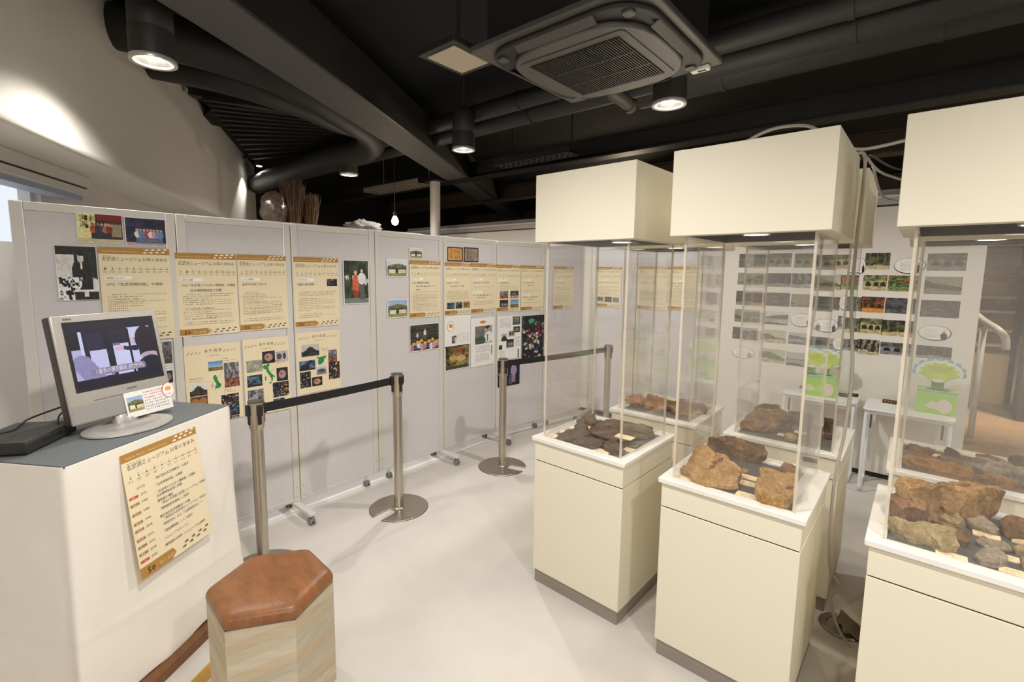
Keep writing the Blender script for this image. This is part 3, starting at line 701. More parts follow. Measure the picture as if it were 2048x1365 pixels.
# ------------------------------------------------------------------ display cases
CW, CD = .5193, .5408
ZL0, ZL1, ZH0, ZH1 = .7586, .7757, 1.7441, 2.0586
ZT = .768
def make_case(pos, rz, label, lamp_at=(0, 0), power=17.):
    t = thing('display_case', label, 'display case', (pos[0], pos[1], 0), rz, 'museum display cases in two rows')
    w, d = CW/2, CD/2; B = lambda m, n, mt, **k: m.build(n, mt, t, world=False, **k)
    i = .012
    B(MB().box(-w+.02, -d+.02, 0, w-.02, d-.02, .07), 'plinth', PLINTH)
    B(MB().box(-w+i, -d+i, .07, w-i, d-i, .655), 'cabinet_body', CREAM, bevel=.002)
    B(MB().box(-w+i+.006, -d+i+.006, .655, w-i-.006, d-i-.006, .660), 'seam', DARKGAP)
    B(MB().box(-w+i, -d+i, .660, w-i, d-i, ZL0-.004), 'upper_band', CREAM, bevel=.002)
    B(MB().box(-w+i+.004, -d+i+.004, ZL0-.004, w-i-.004, d-i-.004, ZL0), 'seam', DARKGAP)
    f = .052
    # four mitred ledge rails
    for k, (a, b) in enumerate((((-w, -d), (w, -d)), ((w, -d), (w, d)), ((w, d), (-w, d)), ((-w, d), (-w, -d)))):
        a, b = np.array(a), np.array(b); ia = a*[(w-f)/w, (d-f)/d]; ib = b*[(w-f)/w, (d-f)/d]
        B(MB().prism([tuple(a), tuple(b), tuple(ib), tuple(ia)], ZL0, ZL1+.004), 'ledge_rail', WHITEWOOD, bevel=.003)
    B(MB().box(-w+f+.001, -d+f+.001, ZL0-.02, w-f-.001, d-f-.001, ZT), 'tray', FELT)
    # acrylic cover: four panes, their cut edges frosted
    g = .046; th = .006; z0, z1 = ZL1+.0045, ZH0+.004
    for s in (-1, 1):
        B(MB().box(-w+g, s*(d-g)-th/2, z0, w-g, s*(d-g)+th/2, z1, [1, 1, 0, 0, 1, 1]), 'glass_pane', [ACRYL, ACEDGE])
        B(MB().box(s*(w-g)-th/2, -d+g+th/2+.0005, z0, s*(w-g)+th/2, d-g-th/2-.0005, z1, [1, 1, 1, 1, 0, 0]), 'glass_pane', [ACRYL, ACEDGE])
    # frosted glued corner seams
    for sx in (-1, 1):
        for sy in (-1, 1): B(MB().box(sx*(w-g)-.0042, sy*(d-g)-.0042, z0+.001, sx*(w-g)+.0042, sy*(d-g)+.0042, z1-.001), 'corner_seam', ACEDGE)
    # hood: open-bottomed lamp box
    th = .05; h = MB()
    O = [(-w, -d), (w, -d), (w, d), (-w, d)]; I = [(x*(w-th)/w, y*(d-th)/d) for x, y in O]
    v = [(*p, ZH0) for p in O]+[(*p, ZH1) for p in O]+[(*p, ZH0) for p in I]+[(*p, ZH0+.035) for p in I]
    fs = [(k, (k+1) % 4, 4+(k+1) % 4, 4+k) for k in range(4)]+[(4, 5, 6, 7)]+[(k, 8+k, 8+(k+1) % 4, (k+1) % 4) for k in range(4)]
    mi = [0]*9
    h.add(v, fs, mi); B(h, 'hood', CREAM, bevel=.002)
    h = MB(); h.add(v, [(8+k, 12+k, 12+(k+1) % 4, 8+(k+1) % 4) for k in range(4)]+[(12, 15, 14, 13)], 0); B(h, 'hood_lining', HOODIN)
    lx, ly = lamp_at
    B(MB().lathe([(.042, ZH0+.012), (.05, ZH0+.010), (.052, ZH0+.02), (.05, ZH0+.035)], 24, (lx, ly, 0)), 'spotlight_ring', LAMPR, smooth=True, angle=40)
    B(MB().lathe([(.042, ZH0+.011), (.042, ZH0+.02)], 24, (lx, ly, 0)), 'spotlight_lens', emat('case_lamp', (1, .9, .76), 9.))
    c, s = math.cos(rz), math.sin(rz)
    spot('case_beam', (pos[0]+c*lx-s*ly, pos[1]+s*lx+c*ly, ZH0), power, 76, .5, .03, (1, .86, .68))
    return t
POS = {'A': (-1.1707, 2.1224, -.0234), 'B': (-.4928, 2.0866, -.0066), 'C': (.1818, 2.0871, .0001), 'D': (-1.1444, 2.855, .0107), 'E': (-.4791, 2.8615, .0034), 'F': (.1918, 2.8419, .0159)}
WHO = {'A': 'left case of the front row', 'B': 'middle case of the front row', 'C': 'right case of the front row', 'D': 'left case of the back row', 'E': 'middle case of the back row', 'F': 'right case of the back row'}
EXT = {'A': 'holding dark stacked slabs', 'B': 'holding two pale leaf fossil slabs', 'C': 'holding many tan rocks', 'D': 'holding three brown rocks', 'E': 'holding lumpy brown rocks', 'F': 'holding long orange rocks'}
for k in 'ABCDEF':
    make_case(POS[k], POS[k][2], 'cream display case, '+WHO[k]+', '+EXT[k], {'A': (.0, .1), 'B': (-.02, -.02), 'C': (.06, .02)}.get(k, (0, 0)))

# ------------------------------------------------------------------ specimens
ROCK = {'dark': rockmat('slate_dark', C(74, 62, 54), C(106, 90, 78), C(138, 118, 100)),
        'tan': rockmat('sandstone_tan', C(150, 112, 66), C(192, 152, 98), C(214, 178, 124)),
        'brown': rockmat('rock_brown', C(98, 72, 46), C(146, 110, 72), C(186, 150, 106)),
        'orange': rockmat('rock_orange', C(122, 82, 44), C(176, 126, 72), C(204, 160, 100)),
        'grey': rockmat('rock_grey', C(138, 124, 104), C(174, 158, 136), C(204, 190, 168)),
        'rust': rockmat('rock_rust', C(126, 92, 64), C(164, 124, 88), C(188, 152, 114)),
        'olive': rockmat('rock_olive', C(144, 122, 84), C(186, 164, 118), C(212, 194, 152)),
        'umber': rockmat('rock_umber', C(60, 44, 32), C(104, 76, 52), C(140, 108, 78))}
CROP = {}
def px(crop, pts):
    """crop = (x0, y0, scale): readings taken on an enlargement of the photograph"""
    x0, y0, s = crop; return [(x0+a/s, y0+b/s) for a, b in pts]
def rock(crop, pts, h, kind, label, seed=0, tilt=None, base=.9, belly=1.01, rough=.006, dome=.25, lift=0., z0=None, sil=True):
    """a stone from its outline on an enlargement: sil = the whole silhouette was read, so its near edge lies low and its far
    edge high; otherwise only the upper face was read, on the plane z0+h, and the stone narrows to its foot on the tray"""
    z0 = ZT+.0005+lift if z0 is None else z0
    P2 = px(crop, pts)
    if tilt is not None: hz = np.array(tilt, float)
    elif sil:
        g = np.array([atz(u, v, z0+h*.5) for u, v in P2])[:, :2]; dep = np.linalg.norm(g, axis=1); f = (dep-dep.min())/(dep.max()-dep.min())
        lo = min(.45*h, .02); hz = lo+(h-lo)*np.clip(f*1.25-.1, 0, 1)
    else: hz = np.full(len(pts), h)
    top = np.array([atz(u, v, z0+k) for (u, v), k in zip(P2, hz)])[:, :2]
    n = 80; seg = np.linalg.norm(np.roll(top, -1, 0)-top, axis=1); cum = np.concatenate([[0], np.cumsum(seg)]); tt = np.linspace(0, cum[-1], n, endpoint=False)
    cl = np.vstack([top, top[:1]]); hc = np.append(hz, hz[0])
    O = np.stack([np.interp(tt, cum, cl[:, i]) for i in (0, 1)], 1); Hn = np.interp(tt, cum, hc)
    ar = .5*np.sum(O[:, 0]*np.roll(O[:, 1], -1)-np.roll(O[:, 0], -1)*O[:, 1])
    if ar < 0: O = O[::-1]; Hn = Hn[::-1]
    cen = O.mean(0); size = np.linalg.norm(O-cen, axis=1).mean()
    rough *= 1.3
    so = Vector((seed*3.7, seed*1.3, seed*.7))
    jag = np.array([1+.055*noise.noise(Vector((*((p-cen)*55), seed)))+.035*noise.noise(Vector((*((p-cen)*130), seed+5.))) for p in O])
    O = cen+(O-cen)*jag[:, None]
    rings = []
    for sc, f in ((base, 0.), ((base*.6+belly*.4), .10), ((base*.25+belly*.75), .25), (belly, .45), (belly, .62), (1.0, .8), (1.0, .92), (.985, 1.0)):
        rings.append([(*(cen+(p-cen)*sc), z0+q*f) for p, q in zip(O, Hn)])
    hm = Hn.mean()
    for sc in (.94, .87, .78, .68, .57, .45, .32, .18):
        rings.append([(*(cen+(p-cen)*sc), z0+(q*sc+hm*(1-sc))*(1+dome*(1-sc*sc))) for p, q in zip(O, Hn)])
    V = np.array([p for r in rings for p in r]+[(*cen, z0+hm*(1+dome))])
    for i in range(len(V)):
        p = Vector(V[i]-np.array([*cen, z0]))
        q = p*9+so; d1 = noise.noise_vector(q); d2 = noise.noise_vector(p*26+so); d3 = noise.noise_vector(p*70+so)
        rg = .5-abs(noise.noise(p*22+so)); st = noise.noise(Vector((0, 0, p.z*110+seed)))*(1 if i < 8*n else .2)
        e = np.array(d1)*rough*.9+np.array(d2)*rough*.9+np.array(d3)*rough*.45
        e[2] += (rg-.25)*rough*1.1
        o2 = np.array([p.x, p.y, 0])/(math.hypot(p.x, p.y)+1e-6); e = e+o2*st*rough*.5
        if i < n: e[2] = 0
        V[i] = V[i]+e
    V[:, 2] = np.maximum(V[:, 2], z0)
    F = []; m = len(rings)
    for r in range(m-1):
        for k in range(n):
            k2 = (k+1) % n; F.append((r*n+k, r*n+k2, (r+1)*n+k2, (r+1)*n+k))
    c = m*n
    for k in range(n): F.append(((m-1)*n+k, (m-1)*n+(k+1) % n, c))
    F.append(tuple(range(n))[::-1])
    b = MB(); b.add(V, F); o = b.build('rock_specimen', ROCK[kind], smooth=True, angle=24)
    tag(o, label, 'rock'); return o
from mathutils.bvhtree import BVHTree
def decal(o, crop, pts, zz, m, name='fossil_print'):
    """a print lying on the stone's own surface"""
    me = o.data; M = np.array(o.location)
    bt = BVHTree.FromPolygons([tuple(v.co) for v in me.vertices], [tuple(p.vertices) for p in me.polygons])
    Q = []
    for k in range(len(pts)):
        a, b = np.array(pts[k], float), np.array(pts[(k+1) % len(pts)], float); Q += [a, (a*2+b)/3, (a+b*2)/3]
    c = np.mean(Q, 0); n = len(Q); V = []
    for sc in (1., .75, .5, .25, .02):
        for q in Q:
            (u, v) = px(crop, [tuple(c+(q-c)*sc)])[0]; d = ray(u, v); d = d/np.linalg.norm(d)
            hit = bt.ray_cast(Vector(C0-M), Vector(d))
            if hit[0] is None: return None
            V.append(np.array(hit[0])+M-d*.0012)
    F = [(r*n+k, r*n+(k+1) % n, (r+1)*n+(k+1) % n, (r+1)*n+k) for r in range(4) for k in range(n)]
    return MB().add(V, F).build(name, m, o, smooth=True)
LEAFM = mat('fossil_leaf', C(104, 66, 46), .8)
g7 = (1040, 680, 4.876)
A1 = rock(g7, [(680, 870), (730, 830), (840, 772), (1000, 790), (1270, 835), (1305, 850), (1285, 870), (1310, 910), (1250, 945), (1120, 950), (1000, 990), (940, 970), (800, 945), (700, 905)], .032, 'dark', 'large flat dark slab with a round hole in the left front case', 1, rough=.004, dome=.05, lift=.004)
decal(A1, g7, [(850, 840), (885, 838), (895, 848), (880, 857), (855, 856)], ZT+.040, DARKGAP, 'hole')
rock(g7, [(370, 935), (430, 890), (490, 868), (640, 880), (690, 930), (640, 945), (560, 955), (510, 975), (400, 968)], .035, 'dark', 'dark wedge-shaped slab beside the tags at the left edge of the left front case', 2, rough=.004, dome=.2)
rock(g7, [(510, 985), (560, 950), (700, 945), (825, 985), (790, 1040), (720, 1055), (600, 1015)], .03, 'dark', 'dark brown slab lying in front of the large holed slab', 3, rough=.004, dome=.15)
rock(g7, [(800, 1030), (870, 970), (935, 972), (990, 1030), (1030, 1070), (990, 1090), (880, 1085)], .04, 'dark', 'dark angular slab at the front corner of the left front case', 4, rough=.004, dome=.15)
rock(g7, [(1015, 1010), (1130, 990), (1175, 1012), (1150, 1045), (1040, 1045)], .02, 'dark', 'small flat dark rock behind the front corner seam of the left front case', 5, rough=.003)
rock(g7, [(535, 822), (590, 808), (650, 812), (668, 845), (640, 868), (560, 862)], .03, 'dark', 'rounded dark stone lowest of the small pile in the left front case', 6, rough=.003)
rock(g7, [(552, 775), (610, 755), (645, 780), (630, 815), (560, 815)], .035, 'dark', 'small dark stone at the left of the pile in the left front case', 7, rough=.003)
rock(g7, [(590, 750), (680, 710), (735, 730), (745, 765), (690, 785), (620, 780)], .045, 'dark', 'dark stone at the back of the pile in the left front case', 8, rough=.004)
rock(g7, [(640, 795), (690, 768), (750, 790), (755, 812), (700, 825), (645, 815)], .04, 'dark', 'round dark disc-like stone at the right of the pile', 9, rough=.003)
rock(g7, [(745, 790), (790, 780), (818, 792), (800, 812), (755, 818)], .028, 'dark', 'tiny dark stone between the pile and the large holed slab', 10, rough=.003)
g6 = (1300, 850, 5.389)
B1 = rock(g6, [(320, 465), (400, 400), (460, 300), (505, 222), (600, 212), (690, 300), (800, 310), (900, 395), (1000, 470), (985, 530), (950, 560), (940, 645), (880, 665), (760, 655), (600, 630), (470, 585), (420, 520), (340, 480)], .06, 'tan', 'pale tan leaf fossil slab leaning in the middle front case', 11,
     tilt=[.03, .05, .085, .11, .115, .10, .09, .07, .055, .045, .04, .03, .025, .025, .025, .025, .03, .03], rough=.004, dome=.05, base=.9)
decal(B1, g6, [(630, 482), (645, 440), (700, 430), (712, 445), (680, 470)], ZT+.071, LEAFM); decal(B1, g6, [(668, 410), (690, 388), (720, 395), (745, 415), (700, 430)], ZT+.076, LEAFM); decal(B1, g6, [(722, 385), (750, 355), (795, 350), (785, 390), (750, 410)], ZT+.081, LEAFM)
rock(g6, [(1000, 462), (1070, 495), (1050, 510), (1010, 520), (985, 500)], .02, 'tan', 'thin tan flake at the right tip of the leaning leaf slab', 29, rough=.003)
B2 = rock(g6, [(640, 150), (700, 116), (760, 118), (1000, 170), (1200, 215), (1262, 270), (1230, 320), (1100, 350), (960, 330), (800, 290), (690, 260), (635, 205)], .10, 'brown', 'thick brown shell fossil block at the back of the middle front case', 12, rough=.009, dome=.15, base=.72)
decal(B2, g6, [(800, 195), (850, 180), (900, 190), (890, 215), (840, 222), (805, 212)], ZT+.108, ROCK['tan'], 'shell_print')
B3 = rock(g6, [(1175, 465), (1290, 470), (1400, 505), (1580, 525), (1612, 570), (1600, 680), (1560, 740), (1490, 800), (1430, 810), (1300, 780), (1200, 755), (1140, 680), (1130, 620), (1150, 565), (1200, 550)], .055, 'tan', 'pale tan slab with a dark leaf print at the right of the middle front case', 13, rough=.005, dome=.1,
     tilt=[.085, .09, .09, .085, .08, .065, .055, .045, .045, .045, .045, .055, .06, .07, .075], base=.86)
decal(B3, g6, [(1450, 685), (1480, 662), (1530, 660), (1565, 680), (1520, 695), (1470, 698)], ZT+.076, LEAFM)
rock(g6, [(1388, 478), (1410, 430), (1450, 405), (1520, 415), (1560, 440), (1620, 450), (1612, 505), (1500, 500)], .05, 'rust', 'small reddish rock behind the right slab in the middle front case', 14, rough=.006)
rock(g7, [(1030, 545), (1100, 538), (1172, 538), (1232, 590), (1200, 625), (1100, 620), (1040, 595)], .055, 'orange', 'brown rock at the left of the left back case', 15, rough=.007)
rock(g7, [(1205, 625), (1290, 572), (1330, 535), (1380, 560), (1440, 590), (1440, 640), (1400, 660), (1330, 675), (1250, 655)], .075, 'orange', 'large orange brown rock in the centre of the left back case', 16, rough=.009, base=.9)
rock(g7, [(1430, 620), (1560, 580), (1650, 572), (1740, 610), (1830, 650), (1810, 690), (1700, 720), (1560, 720), (1470, 680)], .06, 'brown', 'long brown rock at the right of the left back case', 17, rough=.009, base=.9)
rock(g7, [(1240, 527), (1270, 522), (1318, 538), (1300, 562), (1265, 556)], .035, 'orange', 'small orange rock at the back edge of the left back case', 18, rough=.004)
g5 = (1360, 780, 5.689)
rock(g5, [(690, 410), (740, 310), (880, 220), (1020, 200), (1140, 225), (1260, 270), (1290, 310), (1200, 350), (1130, 380), (1060, 440), (950, 460), (820, 440)], .10, 'brown', 'large knobbly brown rock at the left of the middle back case', 19, rough=.014, dome=.3, base=.86)
rock(g5, [(850, 180), (900, 165), (1040, 155), (1140, 180), (1120, 215), (1000, 230), (870, 235)], .09, 'brown', 'brown rock partly hidden behind the knobbly one in the middle back case', 20, rough=.008)
rock(g5, [(1238, 222), (1330, 232), (1430, 250), (1520, 280), (1500, 350), (1430, 380), (1320, 350), (1260, 320)], .085, 'grey', 'whitish dark-sided rock in the centre of the middle back case', 21, rough=.008, base=.8)
rock(g5, [(1640, 330), (1700, 315), (1790, 365), (1800, 440), (1770, 520), (1680, 530), (1610, 440)], .10, 'umber', 'dark brown bark-like rock at the right of the middle back case', 22, rough=.009)
rock(g5, [(1175, 505), (1230, 490), (1310, 510), (1345, 550), (1320, 572), (1240, 560)], .03, 'olive', 'small yellowish pebble at the front of the middle back case', 23, rough=.004)
h7 = (1720, 880, 6.244); h8 = (1720, 960, 5.689)
C1 = rock(h7, [(428, 510), (500, 478), (700, 505), (900, 545), (1150, 515), (1500, 525), (1720, 550), (1815, 592), (1790, 635), (1560, 660), (1330, 652), (1190, 640), (1000, 588), (830, 645), (680, 600), (540, 580), (430, 545)], .125, 'tan', 'biggest tan boulder-like rock at the back of the right front case', 24, rough=.012, dome=.05, base=.66, belly=.98, sil=False)
decal(C1, h7, [(1190, 550), (1300, 540), (1400, 555), (1380, 580), (1300, 590), (1230, 575)], ZT+.131, LEAFM)
C2 = rock(h7, [(375, 672), (480, 645), (620, 668), (760, 697), (845, 760), (872, 812), (770, 880), (690, 850), (600, 850), (530, 880), (440, 780)], .075, 'rust', 'reddish angular rock with a small dark hole in the right front case', 25, rough=.006, dome=.1, base=.8, sil=False)
decal(C2, h7, [(620, 742), (650, 745), (672, 768), (645, 765)], ZT+.079, DARKGAP, 'hole')
C3 = rock(h7, [(918, 930), (960, 880), (1040, 852), (1110, 870), (1180, 900), (1250, 920), (1335, 1005), (1280, 1040), (1180, 1045), (1020, 1000)], .05, 'olive', 'yellowish rock with a dark streak in front of the biggest tan rock', 26, rough=.006, base=.8)
decal(C3, h7, [(1050, 905), (1100, 900), (1150, 930), (1190, 975), (1150, 970), (1090, 930)], ZT+.054, LEAFM)
C4 = rock(h8, [(1170, 392), (1240, 370), (1330, 390), (1420, 420), (1520, 500), (1590, 560), (1540, 585), (1440, 572), (1330, 545), (1250, 500)], .04, 'grey', 'pale grey rock with a round brown fossil in the right front case', 27, rough=.005, base=.8)
decal(C4, h8, [(1310, 400), (1370, 400), (1440, 440), (1470, 500), (1440, 520), (1370, 490), (1320, 450)], ZT+.0435, LEAFM)
C5 = rock(h8, [(1590, 450), (1650, 400), (1740, 388), (1830, 420), (1900, 450), (1900, 560), (1790, 610), (1720, 635), (1640, 580)], .06, 'brown', 'brown rock with a round print near the right edge of the right front case', 28, rough=.006, base=.8)
rock(h8, [(335, 412), (450, 445), (560, 472), (700, 480), (860, 492), (1050, 540), (1120, 620), (1122, 760), (1060, 790), (940, 780), (860, 705), (800, 690), (600, 640), (440, 590), (370, 540)], .06, 'olive', 'long pale olive slab at the front of the right front case', 30, rough=.007, dome=.1, base=.88)
rock(h8, [(830, 490), (900, 488), (1060, 530), (1170, 570), (1235, 605), (1220, 670), (1140, 680), (1000, 600)], .045, 'brown', 'small brown rock behind the long olive slab', 31, rough=.006)
rock(h8, [(1318, 690), (1380, 645), (1480, 655), (1570, 672), (1690, 740), (1685, 768), (1510, 785), (1400, 735)], .025, 'grey', 'flat brownish grey rock at the front right of the right front case', 32, rough=.005)
rock(h8, [(1300, 830), (1370, 768), (1470, 772), (1570, 790), (1690, 880), (1670, 915), (1560, 950), (1430, 945), (1370, 895)], .035, 'grey', 'foremost flat grey rock at the front edge of the right front case', 33, rough=.005)
rock(h8, [(1760, 770), (1830, 745), (1900, 745), (1930, 810), (1850, 830), (1790, 815)], .03, 'olive', 'small yellow rock near the front right corner of the right front case', 34, rough=.004)
rock(h8, [(1850, 880), (1920, 850), (1990, 900), (1980, 960), (1880, 960)], .04, 'olive', 'greenish rock in the front right corner of the right front case', 35, rough=.004)
rock(h7, [(530, 190), (600, 168), (800, 215), (1000, 260), (1200, 300), (1350, 330), (1432, 415), (1340, 460), (1200, 450), (980, 400), (760, 310), (560, 240)], .055, 'orange', 'long orange rock at the front of the right back case', 36, rough=.007, dome=.15, base=.8)
rock(h7, [(610, 95), (690, 88), (790, 110), (860, 150), (905, 200), (780, 195), (620, 160)], .055, 'orange', 'short orange rock behind the long orange one', 37, rough=.006)
rock(h7, [(920, 215), (980, 190), (1120, 225), (1280, 265), (1315, 300), (1260, 325), (1000, 265)], .05, 'rust', 'reddish flat rock leaning on the long orange one', 38, rough=.006)
rock(h7, [(1040, 170), (1075, 105), (1120, 95), (1190, 130), (1262, 195), (1230, 215), (1110, 195)], .06, 'umber', 'dark rock at the back of the right back case', 39, rough=.007)
rock(h7, [(1290, 212), (1500, 230), (1800, 290), (2048, 340), (2048, 420), (1800, 405), (1560, 390), (1400, 330)], .06, 'grey', 'long greyish tan slab at the right of the right back case', 40, rough=.007, base=.85)
rock(h7, [(1440, 430), (1600, 420), (1760, 455), (1900, 500), (2060, 560), (2040, 590), (1800, 545), (1500, 480)], .04, 'orange', 'narrow orange tapering rock in the front right of the right back case', 41, rough=.005)
rock(h7, [(1450, 172), (1600, 190), (1720, 225), (1830, 262), (1880, 295), (1700, 270), (1480, 215)], .06, 'tan', 'thin light tan slab behind the greyish slab in the right back case', 42, rough=.005)
rock(h7, [(1860, 215), (1900, 190), (1980, 200), (2070, 235), (2060, 280), (1920, 262)], .06, 'brown', 'white-edged brown rock at the far right of the right back case', 43, rough=.006)
rock(h7, [(560, 85), (620, 50), (760, 65), (880, 95), (935, 145), (880, 160), (700, 115)], .03, 'umber', 'low dark rock in the back left corner of the right back case', 44, rough=.005)

# cream paper specimen tags lying on the trays
TAGP = mat('tag_paper', C(240, 218, 176), .7); INK = C(90, 70, 56)
def tagcard(crop, c, w, h, label, rz=0., zz=ZT, wedge=.006):
    p = atz(*px(crop, [c])[0], zz+.006); e = np.array([math.cos(rz), math.sin(rz), 0]); q = np.array([-e[1], e[0], 0])
    t = thing('specimen_tag', label, 'label', (p[0], p[1], zz+.0006))
    a, b = e*w/2, q*h/2; P = p.copy(); P[2] = zz+.0006
    up = np.array([0, 0, wedge]); v = [P-a-b, P+a-b, P+a+b, P-a+b, P-a-b+[0, 0, .004], P+a-b+[0, 0, .004], P+a+b+up, P-a+b+up]
    m = MB(); m.add(v, [(3, 2, 1, 0), (4, 5, 6, 7), (0, 1, 5, 4), (1, 2, 6, 5), (2, 3, 7, 6), (3, 0, 4, 7)]); m.build('card', TAGP, t)
    ey = (v[7]-v[4])/np.linalg.norm(v[7]-v[4]); s = Sheet(v[4]-np.cross(e, ey)*.0008, e, ey, w, h); rng = random.Random(int(w*1e4)+len(label))
    for k in range(3): s.dashes(w*.18, h*(.62-.2*k), w*(.66-.18*(k % 2)), h*.11, INK, rng)
    s.rect(w*.05, h*.04, w*.5, h*.09, C(206, 96, 60)); s.build('lettering', t)
    return t
def at_(crop, c, w, h, lab, zz=ZT): return tagcard(crop, c, w, h, 'cream paper tag '+lab, zz=zz)
at_(g7, (305, 928), .075, .045, 'at the front left corner of the left front case'); at_(g7, (380, 882), .06, .04, 'second along the left edge of the left front case'); at_(g7, (480, 848), .06, .04, 'beside the small stone pile in the left front case')
at_(g7, (1020, 945), .085, .045, 'lying on the large holed slab', ZT+.048); at_(g7, (795, 1085), .08, .045, 'at the front edge of the left front case'); at_(g7, (1085, 1075), .07, .04, 'beside the front corner seam of the left front case'); at_(g7, (690, 858), .05, .03, 'between the stone pile and the holed slab')
at_(g6, (345, 555), .095, .045, 'at the front left of the middle front case'); at_(g6, (1055, 563), .08, .04, 'beside the right tip of the leaning leaf slab'); at_(g6, (1075, 635), .08, .04, 'between the two tan slabs in the middle front case'); at_(g6, (1065, 770), .09, .048, 'at the front edge of the middle front case'); at_(g6, (1580, 440), .05, .03, 'behind the small reddish rock')
at_(g7, (1490, 583), .05, .03, 'at the back of the left back case'); at_(g5, (1375, 485), .06, .035, 'in the middle of the middle back case'); at_(g5, (1160, 510), .04, .03, 'beside the yellowish pebble'); at_(g5, (1258, 345), .03, .03, 'behind the whitish rock in the middle back case')
at_(h8, (430, 412), 0.077, 0.032, 'behind the long olive slab'); at_(h8, (1040, 860), 0.071, 0.034, 'in front of the long olive slab'); at_(h8, (1440, 630), 0.065, 0.034, 'below the pale grey rock'); at_(h8, (1700, 890), 0.043, 0.034, 'beside the foremost grey rock'); at_(h8, (1850, 700), 0.050, 0.034, 'by the brown rock with a round print'); at_(h8, (1770, 1055), 0.068, 0.036, 'at the front edge of the right front case'); at_(h8, (352, 250), 0.012, 0.024, 'standing at the left edge of the right front case')
at_(h7, (1035, 130), .05, .04, 'beside the dark rock in the right back case'); at_(h7, (1380, 190), .06, .04, 'behind the greyish slab in the right back case'); at_(h7, (920, 185), .05, .03, 'between the orange rocks in the right back case')

# cables on the hoods and down the side of the middle case
CAB = mat('grey_cable', C(176, 170, 160), .5); CABD = mat('dark_cable', C(70, 66, 62), .5)
def cable(name, pts, r, m, label, k=8):
    o = MB().tube(smoothpath(pts, k), r, 8).build(name, m, smooth=True); return tag(o, label, 'cable')
zt = ZH1+.006
cable('cable', [(-.66, 2.06, zt), (-.60, 2.10, zt+.05), (-.50, 2.14, zt+.10), (-.38, 2.14, zt+.09), (-.30, 2.10, zt+.02), (-.28, 2.04, zt)], .006, CAB, 'pale cable arching over the hood of the middle front case')
cable('cable', [(-.70, 2.02, zt), (-.67, 2.05, zt+.03), (-.62, 2.10, zt+.04), (-.56, 2.14, zt)], .003, CABD, 'thin dark cable loop at the left of the middle hood')
cable('cable', [(-.25, 2.20, zt), (-.20, 2.24, zt+.0), (-.10, 2.28, zt+.02), (.0, 2.30, zt+.045), (.10, 2.28, zt+.03), (.16, 2.2, zt)], .006, CAB, 'pale cable bridging the middle and right front hoods')
cable('cable', [(-.218, 2.34, zt), (-.17, 2.40, zt-.06), (-.08, 2.46, zt-.10), (-.02, 2.48, zt-.13), (-.06, 2.52, zt-.16), (-.16, 2.56, zt-.14), (-.21, 2.60, zt)], .005, CAB, 'sagging cable loop behind the middle front hood')
cable('cable', [(-.2, 2.36, zt), (-.12, 2.5, zt-.04), (.02, 2.56, zt-.05), (.12, 2.58, zt)], .004, CABD, 'thin cable running to the right back hood')
xc = -.4928+CW/2+.012
cable('cable', [(xc-.03, 2.33, zt), (xc+.004, 2.335, zt-.005), (xc+.008, 2.335, zt-.15), (xc+.004, 2.33, 1.74), (xc+.006, 2.33, 1.5), (xc+.03, 2.335, 1.2), (xc+.022, 2.33, .95), (xc+.008, 2.31, .80), (xc+.006, 2.31, .60), (xc+.012, 2.33, .42), (xc+.02, 2.38, .33), (xc+.05, 2.42, .26), (xc+.02, 2.44, .18), (xc+.06, 2.40, .08), (xc+.11, 2.38, .03)], .006, CAB, 'long pale cable hanging down beside the middle front case to the floor')
po = atz(1683, 1255, 0)
t = thing('floor_outlet', 'round metal floor outlet with its lid open and a plug in it', 'outlet', po)
OUTM = mat('outlet_metal', C(150, 138, 122), .35, .9)
MB().lathe([(.085, 0), (.09, .004), (.085, .010), (.06, .011), (.055, .006)], 32, po).build('cover_ring', OUTM, t, smooth=True, angle=40)
MB().obox(po+np.array([.035, -.02, .035]), (.045, 0, -.03), (0, .05, 0), (.002, 0, .003)).build('lid', OUTM, t, bevel=.001)
MB().obox(po+np.array([-.01, .01, .03]), (.014, 0, 0), (0, .012, 0), (0, 0, .02)).build('plug', CAB, t, bevel=.004)

